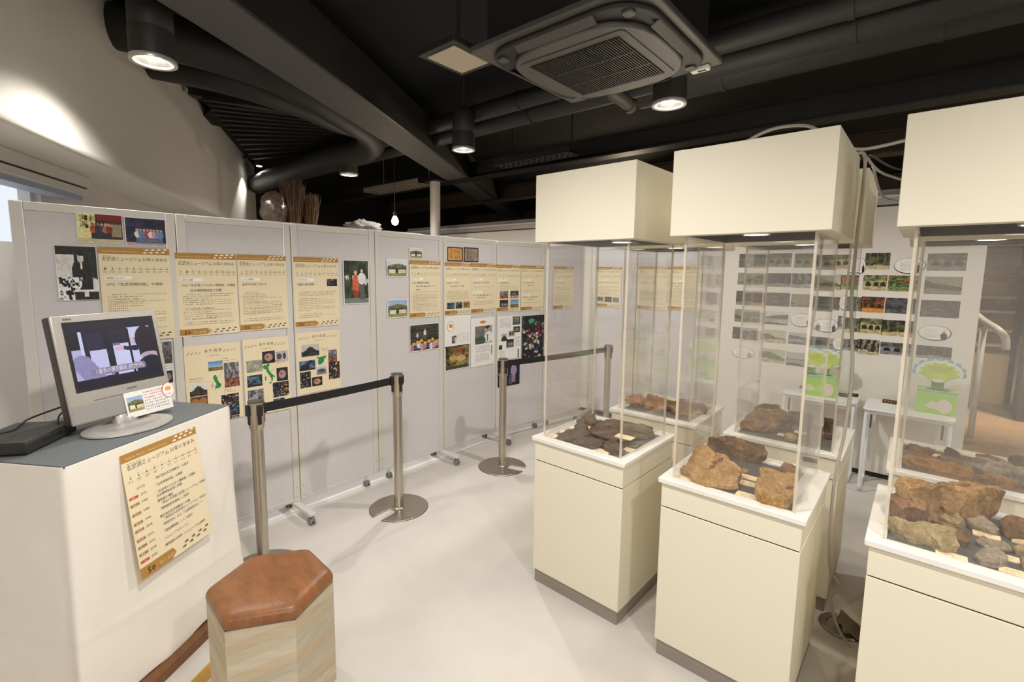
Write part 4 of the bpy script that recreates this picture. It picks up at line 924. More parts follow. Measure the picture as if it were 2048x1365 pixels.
# ------------------------------------------------------------------ display panels on castors
PZ0, PZ1 = .085, 1.888
def caster(p, parent_foot, m=None):
    b = MB()
    for s in (-1, 1): b.tube([(p[0], p[1]+s*.006, .024), (p[0], p[1]+s*.016, .024)], .024, 18)
    b.tube([(p[0], p[1], .03), (p[0], p[1], .062)], .007, 8)
    b.obox((p[0], p[1], .042), (.02, 0, 0), (0, .006, 0), (0, 0, .012))
    return b.build('caster', CASTER, parent_foot, smooth=True, angle=40)
def panel(a, b, label, front, feet=(), casters=(), t=.034, group='white display panels on castors'):
    a, b = np.array([*a, 0.]), np.array([*b, 0.]); e = b-a; L = np.linalg.norm(e); e /= L; n = np.array([e[1], -e[0], 0])
    if n@np.array([front[0], front[1], 0]) < 0: n = -n
    o = thing('partition_screen', label, 'screen', tuple((a+b)/2-n*t/2), group=group)
    c = lambda s, z: a+e*s-n*t/2+np.array([0, 0, z])
    gap = .0025; sw = .042
    for s in (gap+sw/2, L-gap-sw/2): MB().obox(c(s, (PZ0+PZ1)/2), e*sw/2, n*t/2, (0, 0, (PZ1-PZ0)/2)).build('stile', FRAME, o, bevel=.003)
    hw = L/2-gap-sw-.0008
    MB().obox(c(L/2, PZ1-.019), e*hw, n*(t/2-.001), (0, 0, .019)).build('top_rail', FRAME, o, bevel=.003)
    MB().obox(c(L/2, PZ0+.013), e*hw, n*(t/2-.001), (0, 0, .013)).build('bottom_rail', FRAME, o, bevel=.003)
    MB().obox(c(L/2, (PZ0+.026+PZ1-.038)/2), e*hw, n*(t/2-.006), (0, 0, (PZ1-.038-PZ0-.026)/2-.001)).build('board', BOARD, o)
    sc = MB()
    for s in (gap+sw/2, L-gap-sw/2):
        for z in (PZ0+.03, PZ0+.10): sc.obox(c(s, z)+n*t/2, e*.004, n*.001, (0, 0, .004))
    sc.build('screw_heads', RAILM, o)
    for s, ln, back in feet:      # T-shaped foot across the panel
        f = MB(); q = c(s, .072); f.obox(q+n*(ln-back)/2, n*(ln+back)/2, e*.02, (0, 0, .011)); f.obox(c(s, .082), e*.018, n*.014, (0, 0, .012))
        ft = f.build('foot', FRAME, o, bevel=.004); caster(q+n*(ln-.02), ft)
        if back > .05: caster(q-n*(back-.02), ft)
    for s in casters:             # short leg with a castor straight under the panel
        f = MB(); q = c(s, .07); f.obox(q, e*.009, n*.009, (0, 0, .028)); ft = f.build('foot', FRAME, o); caster(q, ft)
    return o
XP = -3.0
JY = [.18, .79, 1.398, 2.005, 2.655, 3.31]
W1 = ['nearest the window, behind the television', 'bearing the first two country posters', 'bearing the couple photograph', 'bearing the photo of children in yellow hats', 'bearing two framed certificates']
WX = ['first display panel of the left row, behind the television', 'second display panel of the left row, with two tall timeline posters', 'third display panel of the left row, with the couple photograph', 'fourth display panel of the left row, with the yellow hats photograph', 'fifth display panel of the left row, with two framed certificates']
for i in range(5):
    a, b = JY[i], JY[i+1]; L = b-a
    feet = {1: [(L-.03, .235, .12)], 3: [(L-.02, .215, .12)], 4: [(L-.03, .23, .12)], 0: [(.03, .12, .12)]}.get(i, []); cs = {2: [L-.10], 3: [.10]}.get(i, [])
    panel((XP, a), (XP, b), 'white '+WX[i], (1, 0), feet, cs)
J5, J6, J7 = (-3.0, 3.31), (-2.912, 3.93), (-2.815, 4.53)
panel(J5, J6, 'white sixth display panel of the left row, with the black stone poster', (1, 0), [], [.54])
panel(J6, J7, 'white seventh display panel of the left row, seen through the left front case', (1, 0), [], [.08])
YK = 4.62
panel((-2.775, YK), (-2.245, YK), 'white display panel at the back, with one poster above the belt post', (0, -1), [(.03, .34, .03)], [])
panel((-2.24, YK), (-1.60, YK), 'white display panel at the back, with two posters side by side', (0, -1), [], [.1, .5])

# ------------------------------------------------------------------ posters and photographs on the left panels
TAN, TAND = C(178, 132, 62), C(166, 122, 56); PCREAM = C(243, 228, 186); NAVY = C(52, 50, 84); BROWN = C(104, 84, 62); RED = C(206, 84, 60); WHT = C(250, 246, 238); BLK = C(34, 28, 30); GREY = C(120, 112, 110)
def footprints(s, x0, y0, w, col, n=4, size=1., slope=.0):
    for i in range(n):
        for k in (0, 1):
            x = x0+w*(i+.35*k)/n; y = y0+(.010 if k else -.004)*size+slope*i
            s.ell(x, y, .0062*size, .0042*size, col, 8); s.ell(x-.0085*size, y-.001*size, .003*size, .0026*size, col, 6)
def timeline(s, W, y, cur, rng, k=1.):
    s.rect(W*.2, y-.0007, W*.95, y+.0007, C(196, 150, 100)); s.up(); s.rect(W*.62, y-.0008, W*.95, y+.0008, C(190, 70, 40)); s.up()
    for i in range(10):
        x = W*(.075+.875*i/9)
        s.ell(x, y, .0028, .0028, BLK, 8) if i != cur else s.ell(x, y, .0056, .0056, C(150, 104, 60), 10)
        c = RED if i in (0, 9) else GREY
        s.dashes(x-.009, y-.0125, .018, .0045, c, rng, .0045); s.dashes(x-.009, y-.0185, .018, .0045, c, rng, .0045)
        s.dashes(x-.004, y+.007, .009, .0038, GREY, rng, .0045)
def history(name_label, P0, P1, n, heads, cur=0, pics=(), seed=1, body=((.50, .12),), second=None, group='cream timeline posters on the panels', exv=None):
    """P0 = upper left, P1 = lower right corner of the poster on its panel; n = panel normal"""
    P0, P1, n = [np.array(t, float) for t in (P0, P1, n)]
    d = P1-P0; ey = np.array([0, 0, 1.]); ex = np.cross(ey, n); ex /= np.linalg.norm(ex); W = float(d@ex); H = float(-d[2])
    o = P0+np.array([0, 0, -H]); rng = random.Random(seed)
    ob, s = paper('history_poster', o, ex, ey, W, H, CREAMP, name_label, 'poster', group)
    hb = Sheet(o, ex, ey, W, H); hb.rect(0, H*.93, W, H, TAN); hb.build('header_band', ob); hb = Sheet(o, ex, ey, W, H); hb.poly([(0, H*.012), (W*.44, H*.012), (W*.495, H*.048), (W*.44, H*.085), (0, H*.085)], TAN); hb.build('footer_arrow', ob)
    s.k = 2
    s.text('Genbudo Museum   History of 50 years', W*.045, H*.951, .0088, C(244, 226, 190), W*.50)
    footprints(s, W*.64, H*.958, W*.36, WHT, 4, 1.0, .0015)
    s.text('玄武洞ミュージアム 50年のあゆみ', W*.04, H*.86, .0215, C(58, 44, 44), W*.92)
    s.dashes(W*.05, H*.903, W*.18, .0038, GREY, rng, .012)
    timeline(s, W, H*.775, cur, rng)
    def pill(y): s.rect(W*.06, H*(y-.018), W*.40, H*(y+.02), WHT); s.up(); s.ell(W*.40, H*(y+.001), H*.019, H*.019, WHT); s.up()
    pill(.68); s.text(heads[0], W*.08, H*.669, .0125, BROWN, W*.03*len(heads[0])) if heads[0] else s.dashes(W*.08, H*.672, W*.25, .009, BROWN, rng)
    y = .60
    for hline in heads[1:]:
        ind = .07 if hline is heads[1] else .2
        if hline.startswith('#'): s.dashes(W*ind, H*y, W*float(hline[1:]), .0135, NAVY, rng, .0125)
        else: s.text(hline, W*ind, H*y, .0165, NAVY, min(W*(.96-ind), .0158*len(hline)*.98))
        y -= .062
    for (y1, y0) in body:
        yy = min(y1, y+.03); k = 0
        while yy > y0:
            if rng.random() < .1: yy -= .022; k = 0
            w = rng.choice([.84, .84, .84, .5, .3, .84]); s.dashes(W*(.08 if k else .11), H*yy, W*w*.98, .0062, C(150, 134, 112), rng, .0078)
            if rng.random() < .18: s.rect(W*.2, H*yy-.002, W*.6, H*yy-.0012, BROWN)
            yy -= .0248; k += 1
    if second:
        pill(second); s.dashes(W*.08, H*(second-.01), W*.25, .009, BROWN, rng); s.dashes(W*.07, H*(second-.075), W*.72, .0125, NAVY, rng, .0125); s.dashes(W*.2, H*(second-.125), W*.4, .0125, NAVY, rng, .0125)
        yy = second-.19
        while yy > .14: s.dashes(W*.08, H*yy, W*.8, .0062, C(150, 134, 112), rng, .0078); yy -= .03
    s.up(); s.text('50', W*.07, H*.022, .031, BLK); s.text('年の実績', W*.215, H*.027, .017, C(222, 196, 150), W*.2)
    s.poly([(W*.46, H*.012), (W*.475, H*.012), (W*.525, H*.048), (W*.475, H*.085), (W*.46, H*.085), (W*.51, H*.048)], C(190, 150, 84))
    footprints(s, W*.58, H*.040, W*.42, C(92, 70, 40), 4, .95, .0012)
    s.build('lettering', ob)
    for q, (x0, y0, x1, y1, st) in enumerate(pics):
        picture('picture', s, W*x0, H*y0, W*x1, H*y1, st, seed*5+q, ob, (16, 12), lift=.002)
    return ob
NX = (1, 0, 0)
def onx(u, v, x=XP): return atpl(u, v, (x, 0, 0), (1, 0, 0))
def on67(u, v): 
    a, b = (J5, J6) if u < 1092 else (J6, J7); n = np.array([b[1]-a[1], a[0]-b[0], 0.]); return atpl(u, v, (*a, 0), n)
def nrm(a, b): n = np.array([b[1]-a[1], a[0]-b[0], 0.]); return n/np.linalg.norm(n)
N6, N7 = nrm(J5, J6), nrm(J6, J7)
G = lambda t: 'cream timeline poster '+t
history(G('headed 1976, right of the black-and-white man'), onx(194.7, 493.3), onx(350, 676), NX, ['博物館のはじまり', '1976「玄武洞資料館」を開設'], 0, seed=1)
history(G('headed 1983 with two heading lines'), onx(348.7, 505.4), onx(479.5, 665), NX, ['2度目の建物', '1983「玄武洞とやなぎの博物館」を開設', '日本博物館協会に加盟'], 1, seed=2)
history(G('with one short heading, above the Italy map poster'), onx(473.3, 509), onx(577, 656), NX, ['よりよい博物館へ', '日本中を走りまわる'], -1, seed=3)
history(G('with a small dark photo, left of the couple photograph'), onx(585.7, 513.8), onx(679.6, 649.5), NX, ['日本を飛び出す', '何度も海外視察へ'], -1, [(.72, .585, .96, .69, 'night')], 4)
history(G('headed 1989, right of the mountain building photo'), onx(818.7, 521), onx(881, 632.4), NX, ['', '1989 博物館を増設', '#.62', '#.14'], 2, seed=5)
history(G('with three small photos, left one of four in a row'), onx(888.8, 525), onx(941.6, 627.6), NX, ['', '#.5', '#.55'], 3, [(.08, .12, .36, .24, 'hallblue'), (.4, .12, .66, .24, 'hallblue'), (.7, .12, .95, .24, 'garden')], 6, body=((.45, .27),))
history(G('with two white heading pills, second of four in a row'), onx(942, 526.8), onx(992.4, 623.6), NX, ['', '#.75'], 4, seed=7, body=((.52, .5),), second=.42)
history(G('with four small photos, third of four in a row'), on67(993.4, 529.6), on67(1040, 621.7), N6, ['', '#.5'], 5, [(.13, .28, .48, .44, 'town'), (.57, .28, .92, .44, 'kids'), (.13, .08, .48, .25, 'staff_bw'), (.57, .08, .92, .25, 'field')], 8, body=((.55, .46),))
history(G('last of four in a row, above the black stone poster'), on67(1042.8, 531), on67(1086.5, 619.5), N6, ['', '#.5', '#.4'], 6, seed=9, body=((.45, .4),), second=.36)
history(G('alone on the panel behind the left front case'), on67(1107.7, 533), on67(1145.5, 617), N7, ['', '#.5'], 7, seed=10)
onk = lambda u, v: atpl(u, v, (0, YK, 0), (0, 1, 0))
NYK = (0, -1, 0)
history(G('with three grey photos, on the back panel'), onk(1192.9, 534), onk(1240.5, 616.5), NYK, ['', '#.82'], 7, [(.06, .13, .34, .26, 'shell_bw'), (.38, .13, .66, .26, 'pots_bw'), (.7, .13, .94, .25, 'plain_bw')], 11, body=((.5, .3),))
history(G('left of the two on the back panel'), onk(1277.5, 533.5), onk(1334.5, 621.9), NYK, ['', '#.62'], 8, seed=12)
history(G('right of the two on the back panel'), onk(1339.6, 533.7), onk(1399, 623.5), NYK, ['', '#.6', '#.6'], 9, seed=13)

def sheetq(name, P0, P1, n, material, label, cat, group=None):
    P0, P1, n = [np.array(t, float) for t in (P0, P1, n)]; ey = np.array([0, 0, 1.]); ex = np.cross(ey, n); ex /= np.linalg.norm(ex)
    W = float((P1-P0)@ex); H = float(P0[2]-P1[2]); o = P0+np.array([0, 0, -H])
    return paper(name, o, ex, ey, W, H, material, label, cat, group)
def photo(P0, P1, n, style, label, seed=1, res=(34, 26), border=.006, material=PAPERW, group=None, name='photo_print'):
    ob, s = sheetq(name, P0, P1, n, material, label, 'photo', group)
    picture('picture', s, border, border, s.W-border, s.H-border, style, seed, ob, res); return ob, s
ob, s = photo(onx(150.4, 424.4), onx(248, 489.5), NX, 'shopfront', 'colour photo of people before a building with a yellow lettered wall', 3, (48, 34), .002)
s.k = 2
for t, x, y, z in (('実', .06, .76, .030), ('演', .06, .55, .030), ('料', .26, .72, .036), ('館', .28, .48, .036)): s.text(t, s.W*x, s.H*y, z, BLK)
s.rect(s.W*.17, s.H*.76, s.W*.24, s.H*.92, C(110, 40, 30)); s.rect(s.W*.18, s.H*.5, s.W*.25, s.H*.62, C(96, 46, 34))
s.build('lettering', ob)
photo(onx(247.4, 433.4), onx(334.2, 495), NX, 'staff', 'colour photo of eight staff lined up in aprons before a dark entrance', 4, (50, 34), .003)
photo(onx(107, 490.4), onx(200.5, 600), NX, 'bwman', 'black-and-white photo of a man in a dark suit over a table of stones', 5, (46, 52), .002)
photo(onx(685.3, 519.4), onx(739, 607), NX, 'couple', 'colour photo of a couple standing in a green room, orange dress and white shirt', 6, (36, 52))
photo(onx(772.8, 518), onx(814.3, 554.5), NX, 'house', 'photo of a dark hall with a round window below a mountain', 8, group=None)
photo(onx(818.7, 495.2), onx(845.3, 518), NX, 'house', 'smallest photo of a white-walled house, above the 1989 poster', 10)
photo(onx(774.3, 600), onx(815.8, 634), NX, 'house', 'photo of white buildings under a brown hill, lower left of the 1989 poster', 11)
photo(onx(819, 650.5), onx(878.5, 697), NX, 'kids', 'photo of children in yellow hats watching speakers on stone steps', 12, (44, 34))
photo(onx(894, 493.3), onx(925.7, 523.8), NX, 'certgold', 'gold framed certificate photo with a black border', 13, border=.001)
photo(onx(927.6, 494.3), onx(956.8, 525), NX, 'certgrey', 'grey framed certificate photo with a black border', 14, border=.001)
ob, s = sheetq('notice_sheet', onx(889.5, 633), onx(940.8, 690), NX, PAPERW, 'white notice with an orange oval badge and a small portrait', 'notice')
rng = random.Random(77); s.ell(s.W*.22, s.H*.66, s.W*.13, s.H*.17, C(206, 120, 70), 20); s.up(); s.ell(s.W*.22, s.H*.66, s.W*.115, s.H*.155, WHT, 20); s.up(); s.ell(s.W*.22, s.H*.68, s.W*.07, s.H*.07, C(214, 140, 80), 12)
for k in range(5): s.dashes(s.W*.48, s.H*(.40-.06*k), s.W*.46, .007, C(150, 130, 126), rng)
s.build('lettering', ob); picture('picture', s, s.W*.26, s.H*.12, s.W*.45, s.H*.36, 'portrait', 5, ob, (14, 14))
photo(onx(890, 695), onx(938.5, 734), NX, 'rockroom', 'photo of a golden rock display room under the white notice', 15, (40, 30))
def article(P0, P1, n, label, pics, seed, oval=True, head=()):
    ob, s = sheetq('magazine_page', P0, P1, n, PAPERW, label, 'page'); rng = random.Random(seed); W, H = s.W, s.H
    for kind, x0, y0, x1, y1 in head:
        if kind == 'cols':
            x = x0
            while x < x1: 
                y = y1
                while y > y0: s.rect(W*x, H*(y-.012), W*(x+.018), H*y, C(150, 148, 146)) if rng.random() > .2 else None; y -= .02
                x += .036
        if kind == 'ell': s.ell(W*x0, H*y0, W*x1, H*y1, C(220, 130, 50), 18)
        if kind == 'bold':
            y = y1
            while y > y0: s.rect(W*x0, H*(y-.03), W*x1, H*y, C(50, 48, 48)); y -= .04
    s.build('lettering', ob)
    for q, (x0, y0, x1, y1, st) in enumerate(pics): picture('picture', s, W*x0, H*y0, W*x1, H*y1, st, seed+q, ob, (20, 16))
    return ob
article(onx(941.5, 638), onx(988, 727), NX, 'white magazine page with a photo of a man in a white shirt', [(.17, .46, .9, .83, 'portrait')], 21, head=[('ell', .5, .91, .13, .03), ('cols', .2, .10, .8, .26), ('cols', .2, .29, .8, .42), ('bold', .86, .24, .9, .4)])
article(on67(996.4, 633.4), on67(1041, 715), N6, 'white page with several black-and-white photographs and columns of print', [(.62, .78, .96, .98, 'town_bw'), (.66, .6, .95, .74, 'fossil_bw'), (.45, .52, .72, .65, 'shell_bw'), (.36, .26, .68, .46, 'staff_bw'), (.04, .24, .18, .34, 'night_bw'), (.14, .42, .38, .6, 'hut_bw')], 31, head=[('cols', .05, .74, .55, .95), ('cols', .72, .28, .95, .5), ('cols', .05, .02, .3, .2), ('bold', .86, .03, .92, .2)])
ob, s = photo(on67(1044, 632.5), on67(1087, 715), N6, 'stones', 'black poster covered with coloured polished stones and red lettering', 16, (52, 64), .001)
s.k = 2; s.text('玄', s.W*.70, s.H*.80, .034, C(214, 52, 48)); s.text('武', s.W*.70, s.H*.70, .034, C(214, 52, 48)); s.text('洞', s.W*.70, s.H*.60, .034, C(214, 52, 48)); s.ell(s.W*.42, s.H*.88, s.W*.14, s.H*.05, C(70, 150, 120)); s.poly([(s.W*.5, s.H*.24), (s.W*.56, s.H*.24), (s.W*.53, s.H*.36)], C(226, 168, 60)); s.build('lettering', ob)
photo(on67(995, 724), on67(1039, 768), N6, 'speaker', 'photo of a person in a lilac suit before a black background, behind the belt post', 17, (36, 34), .001)
article(onx(322, 682), onx(351, 800), NX, 'monochrome page partly hidden behind the television', [(.05, .62, .98, .98, 'town_bw'), (.1, .3, .9, .5, 'fossil_bw')], 41, head=[('cols', .1, .52, .9, .6)])

# country posters with maps
UK = [(.42, .98), (.58, .95), (.55, .86), (.70, .84), (.62, .72), (.74, .58), (.80, .44), (.98, .36), (.96, .2), (.82, .12), (.55, .1), (.3, .0), (.45, .14), (.40, .26), (.55, .34), (.50, .5), (.38, .56), (.34, .72), (.26, .84)]
EIRE = [(.02, .22), (.22, .18), (.30, .36), (.26, .46), (.10, .42)]
ITALY = [(.0, .86), (.12, .96), (.30, .92), (.42, 1.), (.58, .96), (.56, .88), (.44, .82), (.52, .64), (.70, .48), (.98, .3), (.92, .26), (.8, .32), (.78, .14), (.66, .06), (.66, .24), (.5, .42), (.34, .56), (.24, .74), (.1, .74)]
SIC = [(.44, .06), (.66, .08), (.62, -.04)]; SARD = [(.16, .38), (.26, .38), (.24, .16), (.14, .18)]
SPAIN = [(.0, .92), (.2, .88), (.5, .9), (.98, .96), (.98, .84), (.74, .6), (.72, .38), (.52, .1), (.3, .02), (.16, .12), (.14, .5), (.22, .72), (.02, .78)]
GREEN = C(44, 142, 76)
def country(P0, P1, title, label, shapes, box, names, pics, seed):
    ob, s = sheetq('country_poster', P0, P1, NX, CREAMP, label, 'poster', 'cream overseas study posters'); W, H = s.W, s.H; rng = random.Random(seed)
    s.text('海 外 視 察', W*.5, H*.90, .022, C(60, 50, 50), W*.32, 'c'); s.text('〜'+title+'〜', W*.5, H*.845, .0135, C(70, 60, 60), W*.26, 'c')
    footprints(s, W*.06, H*.90, W*.26, C(150, 130, 96), 4, .6); footprints(s, W*.70, H*.90, W*.26, C(150, 130, 96), 4, .6)
    bx, by, bw, bh = box
    for sh, c in shapes: s.poly([(W*(bx+bw*a), H*(by+bh*b)) for a, b in sh], c)
    for t, x, y in names:
        s.text(t, W*x, H*y, .0145, C(86, 78, 72)); s.dashes(W*x, H*y-.011, W*.25, .005, BROWN, rng, .006)
        xm, ym = W*(bx+bw*.5), H*(by+bh*.5); q = np.array([ym-H*y, -(xm-W*(x+.1))]); q = q/np.linalg.norm(q)*.0005
        s.poly([(W*(x+.1)+q[0], H*y-.012+q[1]), (W*(x+.1)-q[0], H*y-.012-q[1]), (xm-q[0], ym-q[1]), (xm+q[0], ym+q[1])], C(120, 110, 100))
    s.ell(W*(bx+bw*.7), H*(by+bh*.35), .003, .003, BLK, 8)
    s.build('lettering', ob)
    for q, (x0, y0, x1, y1, st) in enumerate(pics): picture('picture', s, W*x0, H*y0, W*x1, H*y1, st, seed*3+q, ob, (22, 16))
    return ob
country(onx(366, 694), onx(487, 833), 'イギリス', 'cream poster with a green map of Britain', [(UK, GREEN), (EIRE, C(190, 180, 168))], (.42, .41, .2, .2), [('Manchester', .06, .58), ('York', .66, .79), ('London', .66, .38)],
        [(.40, .66, .66, .78, 'field'), (.68, .42, .96, .74, 'town'), (.06, .36, .36, .53, 'hut'), (.06, .23, .36, .36, 'pots'), (.60, .16, .93, .33, 'night'), (.34, .10, .5, .2, 'hallblue'), (.74, .04, .93, .16, 'hallblue'), (.5, .06, .72, .15, 'town'), (.74, -.0, .92, .035, 'staff')], 51)
country(onx(484, 680), onx(582, 817), 'イタリア', 'cream poster with a green map of Italy', [(ITALY, GREEN), (SIC, GREEN), (SARD, GREEN)], (.40, .39, .27, .27), [('Milano', .66, .67)],
        [(.06, .57, .40, .72, 'plain'), (.40, .66, .68, .82, 'fossil'), (.70, .66, .98, .80, 'shell'), (.70, .40, .96, .58, 'fossil'), (.06, .38, .38, .53, 'hallblue'), (.60, .19, .97, .39, 'night'), (.06, .10, .40, .34, 'town'), (.60, .05, .86, .17, 'hallblue')], 61)
country(onx(592, 667), onx(682, 775), 'スペイン', 'cream poster with a green map of Spain', [(SPAIN, GREEN)], (.43, .44, .24, .15), [('Madrid', .56, .69)],
        [(.10, .60, .50, .80, 'hut_bw'), (.04, .38, .40, .54, 'hallblue'), (.42, .28, .66, .42, 'boat'), (.71, .46, .92, .67, 'town'), (.71, .17, .98, .46, 'night'), (.05, .10, .29, .36, 'stones_bw'), (.31, .10, .55, .25, 'fossil')], 71)

# ------------------------------------------------------------------ photo display on the back wall
SA, SB = (1400, 480, 4.875), (1640, 480, 4.875)
PH = [  # (row, crop, upper left, lower right, style)
 (1, SA, (385, 135), (640, 272), 'rocks_sepia'), (1, SA, (650, 132), (892, 268), 'cave_sepia'), (1, SA, (925, 132), (1162, 275), 'cave_sepia'), (1, SA, (1190, 146), (1490, 285), 'cave'), (1, SB, (445, 128), (678, 290), 'trees'), (1, SB, (1052, 132), (1425, 305), 'cave_sepia'),
 (2, SA, (370, 318), (620, 445), 'hill_sepia'), (2, SA, (635, 322), (885, 465), 'trees_sepia'), (2, SA, (897, 325), (1140, 475), 'columns_bw'), (2, SA, (1165, 335), (1374, 495), 'hill'), (2, SA, (1376, 340), (1530, 488), 'garden'), (2, SB, (425, 340), (648, 500), 'cave'), (2, SB, (668, 345), (945, 510), 'garden'), (2, SB, (1024, 355), (1380, 540), 'hill_sepia'),
 (3, SA, (355, 495), (605, 645), 'trees_sepia'), (3, SA, (625, 510), (872, 655), 'rocks_sepia'), (3, SA, (890, 525), (1120, 665), 'hill_sepia'), (3, SA, (1152, 550), (1360, 690), 'rocks_bw'), (3, SB, (312, 555), (404, 700), 'rocks'), (3, SB, (406, 550), (622, 718), 'autumn'), (3, SB, (640, 562), (928, 730), 'garden_bw'), (3, SB, (985, 583), (1355, 770), 'rocks_sepia'),
 (4, SA, (340, 672), (580, 815), 'hill_sepia'), (4, SA, (612, 690), (858, 838), 'water'), (4, SA, (1345, 738), (1440, 880), 'fall'), (4, SB, (295, 762), (387, 905), 'rocks'), (4, SB, (389, 757), (600, 925), 'cave'), (4, SB, (605, 775), (908, 955), 'trees'),
 (5, SA, (320, 845), (560, 985), 'rocks_sepia'), (5, SA, (595, 868), (835, 1020), 'hill'), (5, SA, (865, 897), (1095, 1035), 'water_bw'), (5, SA, (1130, 948), (1325, 1075), 'hill_bw'), (5, SB, (275, 965), (366, 1092), 'cave_bw'), (5, SB, (368, 962), (572, 1135), 'columns'), (5, SB, (590, 990), (880, 1140), 'cave_bw'), (5, SB, (942, 1022), (1280, 1180), 'trees_bw'),
 (6, SA, (580, 1050), (825, 1215), 'hill'), (6, SA, (842, 1085), (1078, 1250), 'water_bw'), (6, SA, (1308, 1125), (1408, 1278), 'trees')]
PDESC = {'rocks': 'photo of mossy rocks', 'cave': 'photo of cave mouths', 'trees': 'dark photo of trees', 'hill': 'photo of a dark hillside', 'columns': 'photo of rock columns', 'garden': 'green photo of a garden', 'autumn': 'photo with orange autumn ground', 'water': 'photo of a lake shore', 'fall': 'photo of a waterfall'}
ROWN = ['', 'top', 'second', 'third', 'fourth', 'fifth', 'bottom']; ORD = ['first', 'second', 'third', 'fourth', 'fifth', 'sixth', 'seventh', 'eighth']
onb = lambda u, v: atpl(u, v, (0, YB, 0), (0, 1, 0))
BUB = [(1, SB, (345, 178), (440, 335)), (1, SB, (728, 175), (1028, 335)), (3, SA, (1364, 545), (1440, 690)), (4, SA, (885, 712), (1112, 862)), (4, SA, (1165, 765), (1343, 915)), (4, SB, (965, 825), (1275, 998)), (5, SA, (1300, 945), (1405, 1085)), (6, SA, (315, 1038), (530, 1172))]
items = []
for i, (r, cr, a, b, st) in enumerate(PH): items.append((r, px(cr, [a])[0], px(cr, [b])[0], st, i))
for i, (r, cr, a, b) in enumerate(BUB): items.append((r, px(cr, [a])[0], px(cr, [b])[0], None, i))
for r in range(1, 7):
    row = sorted([t for t in items if t[0] == r], key=lambda t: t[1][0]); kp = kb = 0
    for (_, a, b, st, i) in row:
        P0, P1 = onb(*a), onb(*b)
        if st:
            tone = {'bw': 'grey ', 'sepia': 'faded sepia '}.get(st.split('_')[-1], 'colour ')
            d = PDESC[st.split('_')[0]]
            photo(P0, P1, NYK, st, tone+d+', '+ORD[kp]+' in the '+ROWN[r]+' row on the back wall', 100+i*3, (26, 18), .0015, group='small photographs on the back wall'); kp += 1
        else:
            cx, cz, rx, rz = (P0[0]+P1[0])/2, (P0[2]+P1[2])/2, abs(P1[0]-P0[0])/2, abs(P0[2]-P1[2])/2
            t = thing('speech_bubble', 'white paper speech bubble with a small man, '+['first', 'second', 'third'][kb]+' bubble in the '+ROWN[r]+' row', 'speech bubble', (cx, YB, cz), group='paper speech bubbles on the back wall'); kb += 1
            s = Sheet((cx-rx, YB, cz-rz), (1, 0, 0), (0, 0, 1), 2*rx, 2*rz)
            m = MB(); K = 36; q = lambda f, g, y: [(cx+f*rx*math.cos(2*PI*k/K), y, cz+g*rz*math.sin(2*PI*k/K)) for k in range(K)]
            v = q(1, 1, YB-.0004)+q(1, 1, YB-.0015); m.add(v, [tuple(range(K, 2*K))]+[(k, (k+1) % K, K+(k+1) % K, K+k) for k in range(K)]); ob = m.build('paper', mat('bubble_outline', C(52, 48, 56), .7), t)
            s.k = 6; s.ell(rx*.98, rz*1.04, rx*.95, rz*.92, C(238, 234, 228), 36); s.up(); rng = random.Random(300+i)
            s.poly([(rx*.3, rz*.1), (rx*.12, -rz*.08), (rx*.42, rz*.22)], C(52, 48, 56))
            for k in range(5): s.dashes(rx*.42, rz*(1.35-.22*k), rx*.8, rz*.12, C(150, 140, 134), rng, rz*.14)
            s.up(); mx = rx*1.55; s.ell(mx, rz*.7, rx*.2, rz*.42, C(44, 42, 52), 14); s.rect(mx-rx*.15, rz*.2, mx+rx*.15, rz*.6, C(44, 42, 52)); s.ell(mx, rz*1.22, rx*.09, rz*.15, C(206, 176, 152), 10); s.ell(mx-rx*.26, rz*.82, rx*.1, rz*.05, C(206, 176, 152), 8); s.ell(mx+.0, rz*1.34, rx*.08, rz*.06, C(190, 186, 182), 8)
            s.build('lettering', t)

